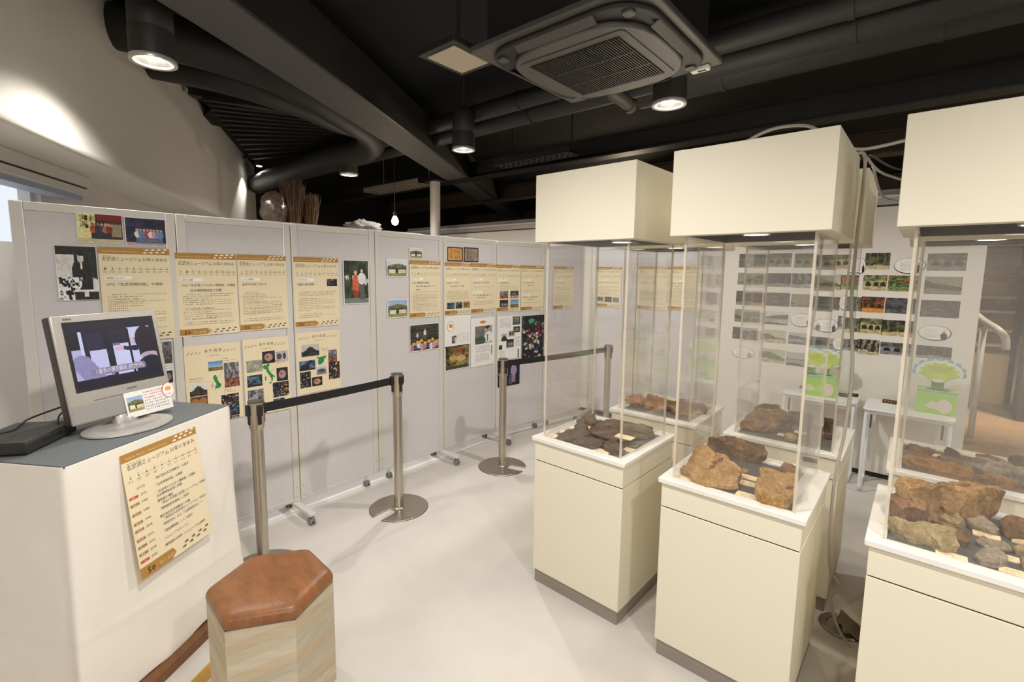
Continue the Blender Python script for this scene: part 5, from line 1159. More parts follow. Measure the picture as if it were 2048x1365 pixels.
# ------------------------------------------------------------------ belt posts
def stanchion(p, h, label, slot_ang, belt_to=None, head_rot=0.):
    x, y = p; t = thing('belt_post', label, 'belt post', (x, y, 0), group='steel belt posts in front of the panels'); c = (x, y, 0)
    # base plate with a slot cut from the rim
    R = .195; P = []; sa = slot_ang; w = .038
    n = 56; half = math.asin(w/R)
    for k in range(n+1):
        a = sa+half+(2*PI-2*half)*k/n; P.append((R*math.cos(a), R*math.sin(a)))
    d = np.array([math.cos(sa), math.sin(sa)]); q = np.array([-d[1], d[0]])
    for k in range(11):
        a = -PI/2+PI*k/10; P.append(tuple(d*(.085-.036*math.cos(a))+q*w*math.sin(a)*.92))
    V0 = [(x+a, y+b) for a, b in P]
    m = MB(); N = len(P)
    v = [(*a, .0) for a in V0]+[(*a, .006) for a in V0]+[(x+a*.8, y+b*.8, .012) if math.hypot(a, b) > .16 else (x+a*1.0, y+b*1.0, .013) for a, b in P]
    f = [tuple(range(N))[::-1]]+[(k, (k+1) % N, N+(k+1) % N, N+k) for k in range(N)]
    m.add([*v[:2*N]], f+[tuple(range(N, 2*N))]); m.build('base_plate', STEELDISC, t, bevel=.003)
    m = MB(); m.prism([(x+a*1.008, y+b*1.008) for a, b in P], -.0, .003); m.build('base_edge', mat('rubber_black', C(40, 38, 36), .7), t)
    MB().lathe([(.040, .006), (.034, .010), (.031, .014), (.031, .02)], 32, c).build('collar', STEEL, t, smooth=True, angle=40)
    MB().lathe([(.030, .008), (.030, h-.14)], 36, c).build('pole', STEEL, t, smooth=True, angle=50)
    MB().lathe([(.030, h-.15), (.037, h-.135), (.0375, h-.006)], 36, c).build('head', STEEL, t, smooth=True, angle=50)
    MB().lathe([(.0375, h-.006), (.0385, h-.004), (.0385, h-.001), (.030, h)], 36, c).build('cap', mat('cap_dark', C(58, 56, 56), .35), t, smooth=True, angle=40)
    for k in range(4):
        a = head_rot+k*PI/2; d = np.array([math.cos(a), math.sin(a), 0]); q = np.array([-d[1], d[0], 0])
        MB().obox(np.array([x, y, h-.068])+d*.036, d*.005, q*.010, (0, 0, .052)).build('slot_insert', BLACKPL, t, bevel=.003)
        MB().obox(np.array([x, y, h-.045])+d*.042, d*.007, q*.014, (0, 0, .028)).build('belt_clip', BLACKPL, t, bevel=.003)
    if belt_to:
        (x2, y2), h2 = belt_to; a = np.array([x, y, h-.045]); b = np.array([x2, y2, h2-.045]); d = b-a; d /= np.linalg.norm(d); a = a+d*.045; b = b-d*.045
        m = MB(); q = np.cross(d, (0, 0, 1)); n = 12
        for k in range(n):
            u0, u1 = k/n, (k+1)/n; z0, z1 = -.004*4*u0*(1-u0), -.004*4*u1*(1-u1); p0, p1 = a+(b-a)*u0, a+(b-a)*u1
            vs = []
            for pp, zz in ((p0, z0), (p1, z1)):
                for s in (-1, 1):
                    for e in (-1, 1): vs.append(pp+q*.001*s+np.array([0, 0, zz+.024*e]))
            m.add(vs, [(0, 1, 3, 2), (4, 6, 7, 5), (0, 4, 5, 1), (2, 3, 7, 6), (1, 5, 7, 3), (0, 2, 6, 4)])
        m.build('belt', BELT, t)
        MB().obox(b+d*.004, d*.012, q*.012, (0, 0, .030)).build('belt_clip', BLACKPL, t, bevel=.003)
    return t
S1, S2, S3 = (-2.542, .97), (-2.578, 1.872), (-2.525, 2.872)
s4 = atz(1217, 690, .92); S4 = (float(s4[0]), float(s4[1]))
def bearing(a, b): return math.atan2(b[1]-a[1], b[0]-a[0])
cut2 = atz(768, 1032, 0); cut3 = atz(1040, 939, 0)
stanchion(S1, .932, 'steel belt post behind the leather stool, its belt running to the next post', 0.6, (S2, .932), bearing(S1, S2))
stanchion(S2, .932, 'steel belt post in the open floor, slot in its base turned to the left', bearing(S2, cut2[:2]), None, bearing(S1, S2))
stanchion(S3, .909, 'steel belt post in front of the black stone poster, slot in its base turned right', bearing(S3, cut3[:2]), (S4, .92), bearing(S3, S4))
stanchion(S4, .92, 'farthest steel belt post, seen through the left front case', 2.5, None, bearing(S3, S4))

# ------------------------------------------------------------------ television stand under a white cloth
HT = .95; SP, SQ = np.array([-2.08, .189, 0]), np.array([-2.488, .83, 0]); SE = SQ-SP; SL = np.linalg.norm(SE); SE /= SL
SNn = np.array([SE[1], -SE[0], 0.]);  # outward normal of the front
if SNn@(-SP) < 0: SNn = -SNn
SD = .56
ts = thing('television_stand', 'table under a white cloth with a grey top, carrying the small television', 'stand', tuple((SP+SQ)/2-SNn*SD/2))
def stp(a, b, z): return SP+SE*a-SNn*b+np.array([0, 0, z])   # a along the front, b depth
TOPG = mat('grey_green_top', C(104, 108, 109), .75, bump=.12, bscale=500, var=.04, vscale=50)
m = MB(); m.obox(stp(SL/2, SD/2, HT-.004), SE*(SL/2-.002), SNn*(SD/2-.002), (0, 0, .004)); m.build('top_board', TOPG, ts)
CLOTH = mat('white_cloth', C(236, 230, 220), .85, bump=.15, bscale=260, var=.012, vscale=8)
m = MB(); rows = 60; per = []
cs = [(0, 0), (SL, 0), (SL, SD), (0, SD)]
for k in range(4):
    a, b = np.array(cs[k]), np.array(cs[(k+1) % 4])
    for i in range(22): per.append(a+(b-a)*i/22)
n = len(per); V = []
for j in range(rows+1):
    f = j/rows; z = HT-.002-(HT-.047)*f
    for i, p in enumerate(per):
        c = np.array([SL/2, SD/2]); d = p-c; out = d/np.linalg.norm(d); q = stp(*p, z); o3 = SE*out[0]-SNn*out[1]
        w = noise.noise(Vector((p[0]*3.1, p[1]*3.1, f*2.2)))*.012+noise.noise(Vector((p[0]*9, p[1]*9, f*6)))*.004
        zc_ = .34-.10*(p[0]/SL); cr = .003*math.exp(-((z-zc_)/.012)**2)*(1 if i < 22 else .3)
        fl = .055 if (i//22) == 0 else (.02 if (i//22) != 1 else .0)
        V.append(q+o3*((w+.006)*f**.7*1.0+fl*f**1.5+cr)+np.array([0, 0, (.006*math.sin(i*1.1)+.005*math.sin(i*.53)) if j == rows else 0]))
m.add(V, [(j*n+i, j*n+(i+1) % n, (j+1)*n+(i+1) % n, (j+1)*n+i) for j in range(rows) for i in range(n)])
o = m.build('cloth', CLOTH, ts, smooth=True); md = o.modifiers.new('thickness', 'SOLIDIFY'); md.thickness = .002; md.offset = -1; o.modifiers.new('subdivision', 'SUBSURF').levels = 1
m = MB(); m.obox(stp(SL/2+.03, SD/2-.05, .022), SE*(SL/2-.03), SNn*(SD/2+.05), (0, 0, .022)); m.build('wooden_base', mat('brown_wood', C(112, 74, 42), .5, var=.2, vscale=8, stretch=(1, 8, 8)), ts)
# timeline poster fixed to the cloth
PN = SNn; f0 = atpl(246, 913, SP+SNn*.022, SNn); f1 = atpl(413, 1062, SP+SNn*.03, SNn)
pw = float((f1-f0)@SE); phh = float(f0[2]-f1[2]); fo = f0+np.array([0, 0, -phh])
# the sheet leans outward a little at its foot, like the cloth under it
ey = np.array([0, 0, 1.])-SNn*.11; ey /= np.linalg.norm(ey); fo = fo+SNn*.036
ob, s = paper('history_poster', fo, SE, ey, pw, phh, CREAMP, 'cream timeline poster listing dates, hung on the white cloth', 'poster')
W, H = pw, phh; rng = random.Random(9)
hb = Sheet(fo, SE, ey, W, H); hb.rect(0, H*.935, W, H, TAN); hb.build('header_band', ob); hb = Sheet(fo, SE, ey, W, H); hb.poly([(0, 0), (W*.40, 0), (W*.46, H*.045), (W*.42, H*.09), (0, H*.09)], TAN); hb.build('footer_arrow', ob); s.k = 2
s.text('Genbudo Museum   History of 50 years', W*.05, H*.954, .0095, C(244, 226, 190), W*.52); footprints(s, W*.68, H*.962, W*.32, WHT, 4, 1., .0015)
s.text('玄武洞ミュージアム 50年のあゆみ', W*.05, H*.868, .0225, C(58, 48, 60), W*.9); s.dashes(W*.06, H*.912, W*.18, .004, GREY, rng, .012)
timeline(s, W, H*.80, -1, rng)
rowsT = [('(1971)', ['「株式会社玄武洞観光」を設立'], 0), ('1976', ['「玄武洞資料館」を開設'], 1), ('1983', ['「玄武洞とやなぎの博物館」を開設', '日本博物館協会に加盟'], 2), ('1989', ['博物館を増設', '「奇石の科学館 玄武洞ミュージアム」を開設'], 2), ('1996', ['「博物館相当施設」に指定'], 2), ('2004', ['株式会社玄武洞観光と分離', '「財団法人玄武洞ミュージアム」を設立'], 2), ('2010', ['「財団法人」から「公益財団法人」へ'], 2), ('2012', ['「登録博物館」として認可'], 2), ('2018', ['リニューアルオープン'], 2), ('2026', ['博物館50周年 リニューアル8周年'], 1)]
y = .695
for yr, ls, k in rowsT:
    s.text(yr, W*.15 if k else W*.12, H*y, .0135, C(70, 64, 76))
    if k:
        c = C(204, 84, 56) if k == 1 else C(166, 130, 76); s.rect(W*.02, H*y-.001, W*.125, H*y+.0095, c); s.up(); s.dashes(W*.045, H*y+.001, W*.06, .006, WHT, rng, .007)
    for q, l in enumerate(ls): s.text(l, W*(.33 if q == 0 or l[0] != '「' else .36), H*(y+.012)-q*.0155, .0128, C(84, 80, 100), min(W*.66, .0128*len(l)*.96))
    y -= .074 if len(ls) > 1 else .058
s.up(); s.text('50', W*.08, H*.018, .034, BLK); s.text('年の実績', W*.23, H*.024, .018, C(222, 196, 150), W*.19)
footprints(s, W*.58, H*.05, W*.42, C(110, 90, 60), 4, 1.1, .003); s.build('lettering', ob)
# gold footprint strip on the floor
q0, q1, q2, q3 = atz(378, 1368, .0), atz(419, 1326, .0), atz(432, 1338, .0), atz(398, 1372, .0)
ob = MB().add([*q0[None], *q1[None], *q2[None], *q3[None]]+[], []) if False else None
e = (q1-q0)/np.linalg.norm(q1-q0); nn = np.array([e[1], -e[0], 0]); 
if nn@(q2-q1) < 0: nn = -nn
Ls = .34; ws = .06; oo = q1-e*Ls
m = MB(); m.obox(oo+e*Ls/2+nn*ws/2+np.array([0, 0, .0008]), e*Ls/2, nn*ws/2, (0, 0, .0006)); ob = m.build('floor_strip_sticker', mat('gold_paper', C(206, 160, 74), .5)); tag(ob, 'gold paper strip with white footprints on the floor beside the stool', 'floor sticker')
s = Sheet(oo, e, nn if np.cross(e, nn)[2] > 0 else nn, Ls, ws)
if np.cross(e, nn)[2] < 0: s.n = -s.n
for k in range(4): s.ell(Ls*(.95-.25*k), ws*.7, .030, .012, WHT, 14, .3); s.ell(Ls*(.82-.25*k), ws*.3, .030, .012, WHT, 14, .3)
s.build('footprint_print', ob)

# ------------------------------------------------------------------ television
TY, TT = math.radians(24.24), math.radians(10.4); tvc = np.array([-2.478, .438, .998]); TW, TH = .401, .426
tn = np.array([math.cos(TY), math.sin(TY), 0]); tr = np.array([-math.sin(TY), math.cos(TY), 0]); tu = np.array([0, 0, 1])*math.cos(TT)-tn*math.sin(TT); tf = np.cross(tr, tu)
tv = thing('television', 'small silver television on an oval foot showing a film about the exhibition', 'television', (tvc[0], tvc[1], HT))
SILV = mat('silver_plastic', C(182, 177, 170), .35, .35, bump=.02, bscale=400); SILD = mat('silver_mesh', C(160, 158, 154), .5, .3, bump=.4, bscale=900); TVB = mat('tv_back', C(62, 58, 56), .5)
def tp(a, b, d=0.): return tvc+tr*(a-.5)*TW+tu*b*TH+tf*d     # a, b in 0..1 across the front
def tbox(m, a0, a1, b0, b1, d0, d1): return m.obox((tp(a0, b0, d0)+tp(a1, b1, d1))/2, tr*(a1-a0)*TW/2, tu*(b1-b0)*TH/2, tf*(d1-d0)/2)
m = MB(); prof = [(0, 0), (1, 0), (1, 1), (0, 1)]
tbox(m, 0, 1, 0, 1, -.012, 0); m.build('bezel', SILV, tv, bevel=.009, seg=3)
tbox(MB(), .002, .998, .004, .997, -.05, -.0125).build('side_shell', mat('tv_side', C(74, 66, 62), .45), tv, bevel=.006)
m = MB(); v = [tp(a, b, -.05) for a, b in ((.02, .03), (.98, .03), (.98, .975), (.02, .975))]+[tp(a, b, -.10) for a, b in ((.12, .16), (.88, .16), (.88, .86), (.12, .86))]
m.add(v, [(0, 1, 5, 4), (1, 2, 6, 5), (2, 3, 7, 6), (3, 0, 4, 7), (4, 5, 6, 7)]); m.build('back_shell', TVB, tv, bevel=.01)
tbox(MB(), .085, .955, .285, .935, -.004, .0015).build('screen_surround', BLACKPL, tv, bevel=.001)
def tvpaint(u, v, sd):
    im = L3((26, 26, 46), (34, 36, 62), v); md = (v > .13) & (v < .87)
    im[md] = (30, 28, 50)
    rct(im, u, v, .0, .13, .14, .70, (188, 186, 226)); m = (u < .10) & (v > .6) & md; im[m] = (24, 22, 40); rct(im, u, v, .1, .5, .135, .87, (214, 214, 250))
    rct(im, u, v, .19, .14, .42, .56, (206, 206, 246)); rct(im, u, v, .17, .56, .36, .83, (42, 38, 62)); rct(im, u, v, .44, .64, .64, .85, (38, 34, 54))
    rct(im, u, v, .46, .13, .66, .62, (212, 212, 250)); rct(im, u, v, .46, .60, .55, .64, (120, 116, 150)); rct(im, u, v, .38, .15, .44, .62, (28, 30, 40))
    rct(im, u, v, .66, .13, .95, .87, (208, 208, 248)); rct(im, u, v, .655, .13, .685, .86, (26, 26, 40)); rct(im, u, v, .68, .58, .72, .7, (226, 190, 190)); rct(im, u, v, .73, .6, .78, .7, (150, 170, 220))
    for k in range(5): blob(im, u, v, .09+.03*k, .38-.07*k, .11, .13, (146+8*(k % 2), 142, 190))
    blob(im, u, v, .88, .64, .135, .24, (40, 32, 44)); rct(im, u, v, .77, .38, .985, .62, (40, 32, 44)); blob(im, u, v, .9, .36, .12, .07, (196, 170, 190)); blob(im, u, v, .9, .12, .2, .24, (28, 30, 48)); rct(im, u, v, .78, .13, 1, .28, (28, 30, 48))
    for k in range(10): blob(im, u, v, .6+.022*k, .545-.010*k+.0016*k*k*.6, .03, .03+.002*k, (34, 38, 62))
    blob(im, u, v, .545, .55, .045, .04, (222, 186, 196)); 
    for k in range(3): blob(im, u, v, .5, .52+.02*k, .03, .009, (222, 186, 196))
    rct(im, u, v, .18, .16, .80, .27, (146, 132, 164)); blob(im, u, v, .18, .215, .02, .055, (146, 132, 164)); blob(im, u, v, .8, .215, .02, .055, (146, 132, 164))
    m = (v < .13) | (v > .87); im[m] = (26, 26, 44)
    return np.clip(im+(fbm(u, v, 30, 5)-.5)[..., None]*8, 0, 255)
ss = Sheet(tp(.115, .315, .0016), tr, tu, .81*TW, .595*TH)
picture('screen_picture', ss, 0, 0, ss.W, ss.H, tvpaint, 1, tv, (110, 80), SCREEN, lift=.0003)
ss.k = 0; ss.k = 4; ss.text('1.館長の展示解説 (約2分半)', ss.W*.205, ss.H*.19, .0235, C(244, 242, 250), ss.W*.58); o = ss.build('screen_caption', tv, SCREEN)
tbox(MB(), .02, .98, .012, .17, -.001, .0012).build('speaker_grille', SILD, tv, bevel=.001)
tbox(MB(), .22, .94, .185, .195, -.001, .0006).build('control_slit', mat('slit_grey', C(120, 116, 112), .5), tv)
s = Sheet(tp(0, 0, .0), tr, tu, TW, TH); s.text('VIERA', TW*.10, TH*.952, .0125, BLK, .03); rng = random.Random(4)
s.dashes(TW*.54, TH*.222, .058, .011, C(60, 58, 58), rng, .006); s.build('maker_lettering', tv)
# foot: sloping oval ring plate and neck
fc = np.array([-2.43, .43, HT]); m = MB(); n = 48
def ovr(a, b, z): return [fc+tr*a*math.cos(2*PI*k/n)+tn*b*math.sin(2*PI*k/n)+np.array([0, 0, z]) for k in range(n)]
rg = [ovr(.158, .125, .0), ovr(.162, .129, .004), ovr(.160, .127, .009), ovr(.13, .098, .017), ovr(.118, .086, .017), ovr(.112, .08, .011)]
m.add([p for r in rg for p in r], [(i*n+k, i*n+(k+1) % n, (i+1)*n+(k+1) % n, (i+1)*n+k) for i in range(len(rg)-1) for k in range(n)]+[tuple(range((len(rg)-1)*n, len(rg)*n)), tuple(range(n))[::-1]]); m.build('foot', SILV, tv, smooth=True, angle=50)
nb = np.array([tvc[0], tvc[1], HT])-tn*.02; nt_ = nb+np.array([0, 0, .12])-tn*.045; m = MB()
for (p, a, b) in ((nb+np.array([0, 0, .011]), .05, .034), (nb+np.array([0, 0, .03]), .045, .03), (nt_, .045, .012)):
    m.v += [tuple(p+tr*a*math.cos(2*PI*k/20)+tn*b*math.sin(2*PI*k/20)) for k in range(20)]
for i in range(2):
    for k in range(20): m.f.append([i*20+k, i*20+(k+1) % 20, (i+1)*20+(k+1) % 20, (i+1)*20+k]); m.mi.append(0); m.c.append(None)
m.f.append(list(range(40, 60))); m.mi.append(0); m.c.append(None); m.build('neck', SILV, tv, smooth=True, angle=60)
# card and round sticker on the bezel
cd = tp(.485, -.062, .004); cW, cH = .495*TW, .255*TH
tu2 = tu-tf*.02; tu2 /= np.linalg.norm(tu2)
ob, s = paper('info_card', cd, tr, tu2, cW, cH, PAPERW, 'white information card with a small house photo, fixed below the television screen', 'card')
rng = random.Random(12)
for k in range(7):
    c = C(214, 70, 60) if k in (1, 2) else C(120, 114, 116); s.dashes(cW*.40, cH*(.84-.115*k), cW*(.55 if k not in (2, 3) else .42), .0078, c, rng, .0088)
s.build('lettering', ob); picture('picture', s, cW*.04, cH*.22, cW*.37, cH*.80, 'house', 21, ob, (30, 22))
t0 = tp(.955, .13, .0045); m = MB(); K = 36
def ov(a, b, d): return [t0+tr*a*math.cos(2*PI*k/K)+tu*b*math.sin(2*PI*k/K)+tf*d for k in range(K)]
m.add(ov(.028, .033, .0)+ov(.028, .033, .0012), [tuple(range(K))[::-1], tuple(range(K, 2*K))]+[(k, (k+1) % K, K+(k+1) % K, K+k) for k in range(K)]); ob = m.build('oval_sticker', mat('sticker_red', C(206, 70, 70), .5)); tag(ob, 'oval white sticker with a red rim and an orange shape, on the television', 'sticker')
s = Sheet(t0-tr*.028-tu*.033, tr, tu, .056, .066); s.k = 3; s.ell(.028, .033, .0262, .0312, WHT, 36); s.up(); s.ell(.028, .040, .015, .0105, C(238, 168, 90), 18); s.dashes(.010, .012, .036, .006, C(90, 80, 90), rng); s.build('sticker_print', ob)
# black recorder on the stand and its cables
dk0, dk1 = atz(52, 888, HT+.045), atz(140, 848, HT+.045); de = (dk1-dk0); de[2] = 0; de /= np.linalg.norm(de); dnn = np.array([-de[1], de[0], 0]);
if dnn@np.array([1, 0, 0]) > 0: dnn = -dnn
rc = thing('video_recorder', 'flat black video recorder lying beside the television', 'recorder', tuple(dk0*[1, 1, 0]+[0, 0, HT]))
cen = dk0*[1, 1, 0]+de*.13+dnn*.10
m = MB(); m.obox(cen+np.array([0, 0, HT+.026]), de*.13, dnn*.10, (0, 0, .02)); m.build('case', mat('recorder_black', C(38, 36, 35), .55), rc, bevel=.004)
m = MB(); m.obox(cen+np.array([0, 0, HT+.0475]), de*.128, dnn*.098, (0, 0, .0012)); m.build('lid', mat('recorder_lid', C(66, 64, 60), .6), rc, bevel=.001)
m = MB(); m.obox(cen-dnn*.1005+np.array([0, 0, HT+.03]), de*.05, dnn*.001, (0, 0, .004)); m.build('disc_slot', BLACKPL, rc)
m = MB()
for sx in (-1, 1):
    for sy in (-1, 1): m.lathe([(.012, 0), (.012, .006)], 12, tuple(cen+de*sx*.1+dnn*sy*.07+np.array([0, 0, HT])))
m.build('rubber_feet', BLACKPL, rc)
zz = HT+.053
cable('power_cable', [cen-de*.16+dnn*.12+[0, 0, zz-.03], cen-de*.08+dnn*.07+[0, 0, zz+.004], cen+dnn*.03+[0, 0, zz+.002], cen+de*.06+dnn*.04+[0, 0, zz+.006], cen+de*.13+dnn*.05+[0, 0, zz+.012], tp(.12, .2, -.07)], .0035, BLACKPL, 'black cable lying over the video recorder to the television')
cable('power_cable', [tp(.06, .16, -.05), tp(.02, .12, -.075), tp(.0, .04, -.08), tp(.04, -.02, -.075), cen+de*.135+dnn*.02+[0, 0, HT+.03]], .003, BLACKPL, 'thin black cable loop hanging from the back of the television')

# ------------------------------------------------------------------ stool
hc = np.array([-1.742, .688, 0]); HR = .216; hr = math.radians(-3.4)
HX = [hc+HR*np.array([math.cos(hr+k*PI/3), math.sin(hr+k*PI/3), 0]) for k in range(6)]
st = thing('hexagonal_stool', 'hexagonal stool with brown leather seat and pale wood-grained sides', 'stool', tuple(hc))
WOODS = [mat('stool_wood_'+k, c, .55, bump=.08, bscale=60, var=.09, vscale=7, stretch=(1, 1, 6)) for k, c in (('pale', C(196, 183, 159)), ('grey', C(188, 178, 157)), ('warm', C(200, 182, 152)), ('light', C(202, 191, 168)), ('brown', C(192, 174, 146)))]
def clip(poly, L, H):
    for ax, val, sg in ((0, 0, 1), (0, L, -1), (1, 0, 1), (1, H, -1)):
        out = []
        for i in range(len(poly)):
            p, q = poly[i], poly[(i+1) % len(poly)]; ip, iq = (p[ax]-val)*sg >= -1e-9, (q[ax]-val)*sg >= -1e-9
            if ip: out.append(p)
            if ip != iq:
                t = (val-p[ax])/(q[ax]-p[ax]); out.append((p[0]+(q[0]-p[0])*t, p[1]+(q[1]-p[1])*t))
        poly = out
        if not poly: break
    return poly
rng = random.Random(5); BH = .412
MB().prism([tuple(p[:2]) for p in [hc+(p-hc)*.975 for p in HX]], .0, BH-.002).build('core', mat('stool_core', C(120, 104, 84), .7), st)
for k in range(6):
    a, b = HX[k], HX[(k+1) % 6]; e = (b-a); L = np.linalg.norm(e); e /= L; n = np.array([e[1], -e[0], 0]); sl = .30 if k % 2 else -.30; y = -.12
    while y < BH+.1:
        h = rng.choice([.034, .042, .05, .038])
        for s0 in (rng.uniform(.05, .15),):
            pl = clip([(0, y+.0004), (L, y+sl*L*.9+.0004), (L, y+h+sl*L*.9), (0, y+h)], L, BH)
            if len(pl) >= 3:
                m = MB(); N = len(pl); dep = .0045+rng.uniform(0, .0004)
                v = [a+e*u+np.array([0, 0, w])+n*(-.006) for u, w in pl]+[a+e*u+np.array([0, 0, w])+n*(dep-.0045) for u, w in pl]
                m.add(v, [tuple(range(N))[::-1], tuple(range(N, 2*N))]+[(i, (i+1) % N, N+(i+1) % N, N+i) for i in range(N)]); m.build('plank', rng.choice(WOODS), st)
        y += h
LEATH = mat('brown_leather', C(138, 88, 50), .36, bump=.2, bscale=110, var=.26, vscale=14, spec=.55, stretch=(1, 2.2, 1))
m = MB(); rings = []
def hexring(sc, z, rr):
    P = []
    for k in range(6):
        p0, p, p2 = HX[k-1], HX[k], HX[(k+1) % 6]; p = hc+(p-hc)*sc; a = hc+(p0-hc)*sc; b = hc+(p2-hc)*sc
        for t in range(5):
            f = t/4; q0 = p+(a-p)/np.linalg.norm(a-p)*rr; q2 = p+(b-p)/np.linalg.norm(b-p)*rr; P.append((1-f)**2*q0+2*f*(1-f)*p+f*f*q2+np.array([0, 0, z]))
        mid = p+(b-p)*.5; P.append(mid+np.array([0, 0, z]))
    return P
for sc, z, rr in ((.985, .412, .012), (1.012, .418, .014), (1.02, .430, .016), (1.012, .442, .018), (.985, .452, .022), (.93, .459, .026), (.8, .464, .03), (.55, .467, .03), (.25, .468, .02)): rings.append(hexring(sc, z, rr))
N = len(rings[0]); m.add([p for r in rings for p in r], [(i*N+k, i*N+(k+1) % N, (i+1)*N+(k+1) % N, (i+1)*N+k) for i in range(len(rings)-1) for k in range(N)]+[tuple(range((len(rings)-1)*N, len(rings)*N)), tuple(range(N))[::-1]])
m.build('leather_seat', LEATH, st, smooth=True)

# ------------------------------------------------------------------ tables with donation boxes
TABW = mat('table_white', C(232, 230, 226), .4); TUBE = mat('white_tube', C(238, 240, 244), .3)
def table(x0, x1, y0, y1, zt, label):
    t = thing('folding_table', label, 'table', ((x0+x1)/2, (y0+y1)/2, 0), group='small white tables under the photo display')
    MB().prism([((x0+x1)/2+a, (y0+y1)/2+b) for a, b in rrect((x1-x0)/2, .03, 5, 0, 0, (y1-y0)/2)], zt-.016, zt).build('table_top', TABW, t, bevel=.004)
    r = .011
    for y, sg in ((y0+.03, 1), (y1-.04, -1)):
        for x, s in ((x0+.02, 1), (x1-.02, -1)):
            path = [(x+s*.12, y, zt-.03), (x+s*.05, y, zt-.031), (x+s*.014, y, zt-.044), (x, y, zt-.085), (x, y, .09), (x, y+sg*.014, .035), (x, y+sg*.05, r+.001), (x, y+sg*.15, r+.001)]
            MB().tube(smoothpath(path, 5), r, 12).build('leg', TUBE, t, smooth=True)
    MB().bar((x0+.14, y0+.03, zt-.03), (x1-.14, y0+.03, zt-.03), .02, .018).build('cross_bar', TUBE, t)
    for x in (x0+.05, x1-.06): MB().obox((x, y0+.07, zt-.10), (.006, 0, 0), (0, .008, 0), (0, 0, .055)).build('hinge_brace', mat('hinge_grey', C(130, 126, 122), .4, .5), t)
    return t
ZTB = .65
table(-.27, .23, 4.275, 4.67, ZTB, 'small white table at the right, below the photo display')
table(-.82, -.315, 4.39, 4.69, ZTB, 'small white table at the left, half hidden behind the middle back case')
LIME = mat('lime_card', C(164, 208, 98), .6); FRW = mat('frill_white', C(222, 226, 214), .6); BLUEC = mat('frill_blue', C(142, 176, 200), .6)
def donation(p, w, h, d, label, yaw=0.):
    t = thing('donation_box', label, 'box', (p[0], p[1], p[2]), group='lime green boxes with scalloped crests')
    x0, y0, z = p
    MB().box(x0-w/2, y0, z, x0+w/2, y0+d, z+h).build('box_body', LIME, t, bevel=.002)
    MB().box(x0-w/2, y0-.0012, z+h-.014, x0+w/2, y0, z+h-.002).build('blue_band', BLUEC, t)
    m = MB(); K = 20; m.prism([(x0+w*.02+w*.30*math.cos(2*PI*k/K), y0+d*.34+d*.16*math.sin(2*PI*k/K)) for k in range(K)], z+h, z+h+.0015); m.build('coin_slot', DARKGAP, t)
    s = Sheet((x0-w/2, y0, z), (1, 0, 0), (0, 0, 1), w, h)
    s.k = 2; s.ell(w*.70, h*.36, w*.20, h*.30, C(224, 212, 198), 22); s.up(); s.poly([(w*.24, h*.32), (w*.34, h*.50), (w*.44, h*.58), (w*.50, h*.46), (w*.58, h*.42), (w*.60, h*.2), (w*.46, h*.22), (w*.34, h*.22)], C(222, 210, 196)); s.build('box_print', t)
    # crest board: scalloped fan standing behind the slot
    yb = y0+d*.62; cz = z+h+.118; rx, rz = w*.60, .082
    MB().box(x0-w*.16, yb-.003, z+h-.001, x0+w*.16, yb+.003, cz-.04).build('crest_support', mat('support_green', C(92, 140, 70), .6), t)
    m = MB()
    for k in range(9):
        a = math.radians(-6+192*k/8); c = (x0+rx*1.0*math.cos(a), cz+rz*1.02*math.sin(a)); 
        if 1 <= k <= 7 or True:
            v = [(c[0]+.019*math.cos(2*PI*q/16), yb+.003, c[1]+.019*math.sin(2*PI*q/16)) for q in range(16)]+[(c[0]+.019*math.cos(2*PI*q/16), yb-.002, c[1]+.019*math.sin(2*PI*q/16)) for q in range(16)]
            m.add(v, [tuple(range(16)), tuple(range(16, 32))[::-1]]+[(q, 16+q, 16+(q+1) % 16, (q+1) % 16) for q in range(16)])
    m.build('crest_scallops', BLUEC, t)
    def slab(pts, ya, yb_): 
        n = len(pts); return MB().add([(a, ya, b) for a, b in pts]+[(a, yb_, b) for a, b in pts], [tuple(range(n)), tuple(range(n, 2*n))[::-1]]+[(q, n+q, n+(q+1) % n, (q+1) % n) for q in range(n)])
    pts = [(x0+rx*math.cos(math.radians(-28+236*k/40)), cz+rz*math.sin(math.radians(-28+236*k/40))) for k in range(41)]+[(x0-.03, cz-.06), (x0+.03, cz-.06)]
    slab(pts, yb-.004, yb-.009).build('crest_board', FRW, t)
    z_ = []
    for k in range(15):
        a = math.radians(-12+204*k/14); f = .90 if k % 2 == 0 else .70
        z_.append((x0+rx*f*math.cos(a), cz+rz*f*math.sin(a)))
    z_ += [(x0-.06, cz-.040), (x0-.03, cz-.066), (x0+.03, cz-.066), (x0+.06, cz-.040)]
    slab(z_, yb-.0095, yb-.0125).build('crest_zigzag', mat('crest_lime', C(186, 204, 84), .6), t)
    hd = [(x0+w*.24*math.cos(2*PI*k/24), cz-.040+.034*math.sin(2*PI*k/24)) for k in range(24)]
    slab(hd, yb-.013, yb-.022).build('crest_boss', mat('crest_boss', C(200, 212, 96), .5), t, bevel=.002)
    slab([(x0-w*.15, cz-.058), (x0-w*.08, cz-.046), (x0+w*.08, cz-.046), (x0+w*.15, cz-.058), (x0+w*.1, cz-.068), (x0-w*.1, cz-.068)], yb-.0225, yb-.0235).build('crest_patch', FRW, t)
    s = Sheet((x0-rx, yb-.0125, cz-.02), (1, 0, 0), (0, 0, 1), 2*rx, .1); rng = random.Random(3)
    s.text('トリケラトプスくんが', rx, .047, .0145, C(60, 80, 40), rx*1.0, 'c'); s.text('すーすーするよーかゆい？', rx, .028, .013, C(60, 80, 40), rx*.95, 'c'); s.build('crest_lettering', t)
    return t
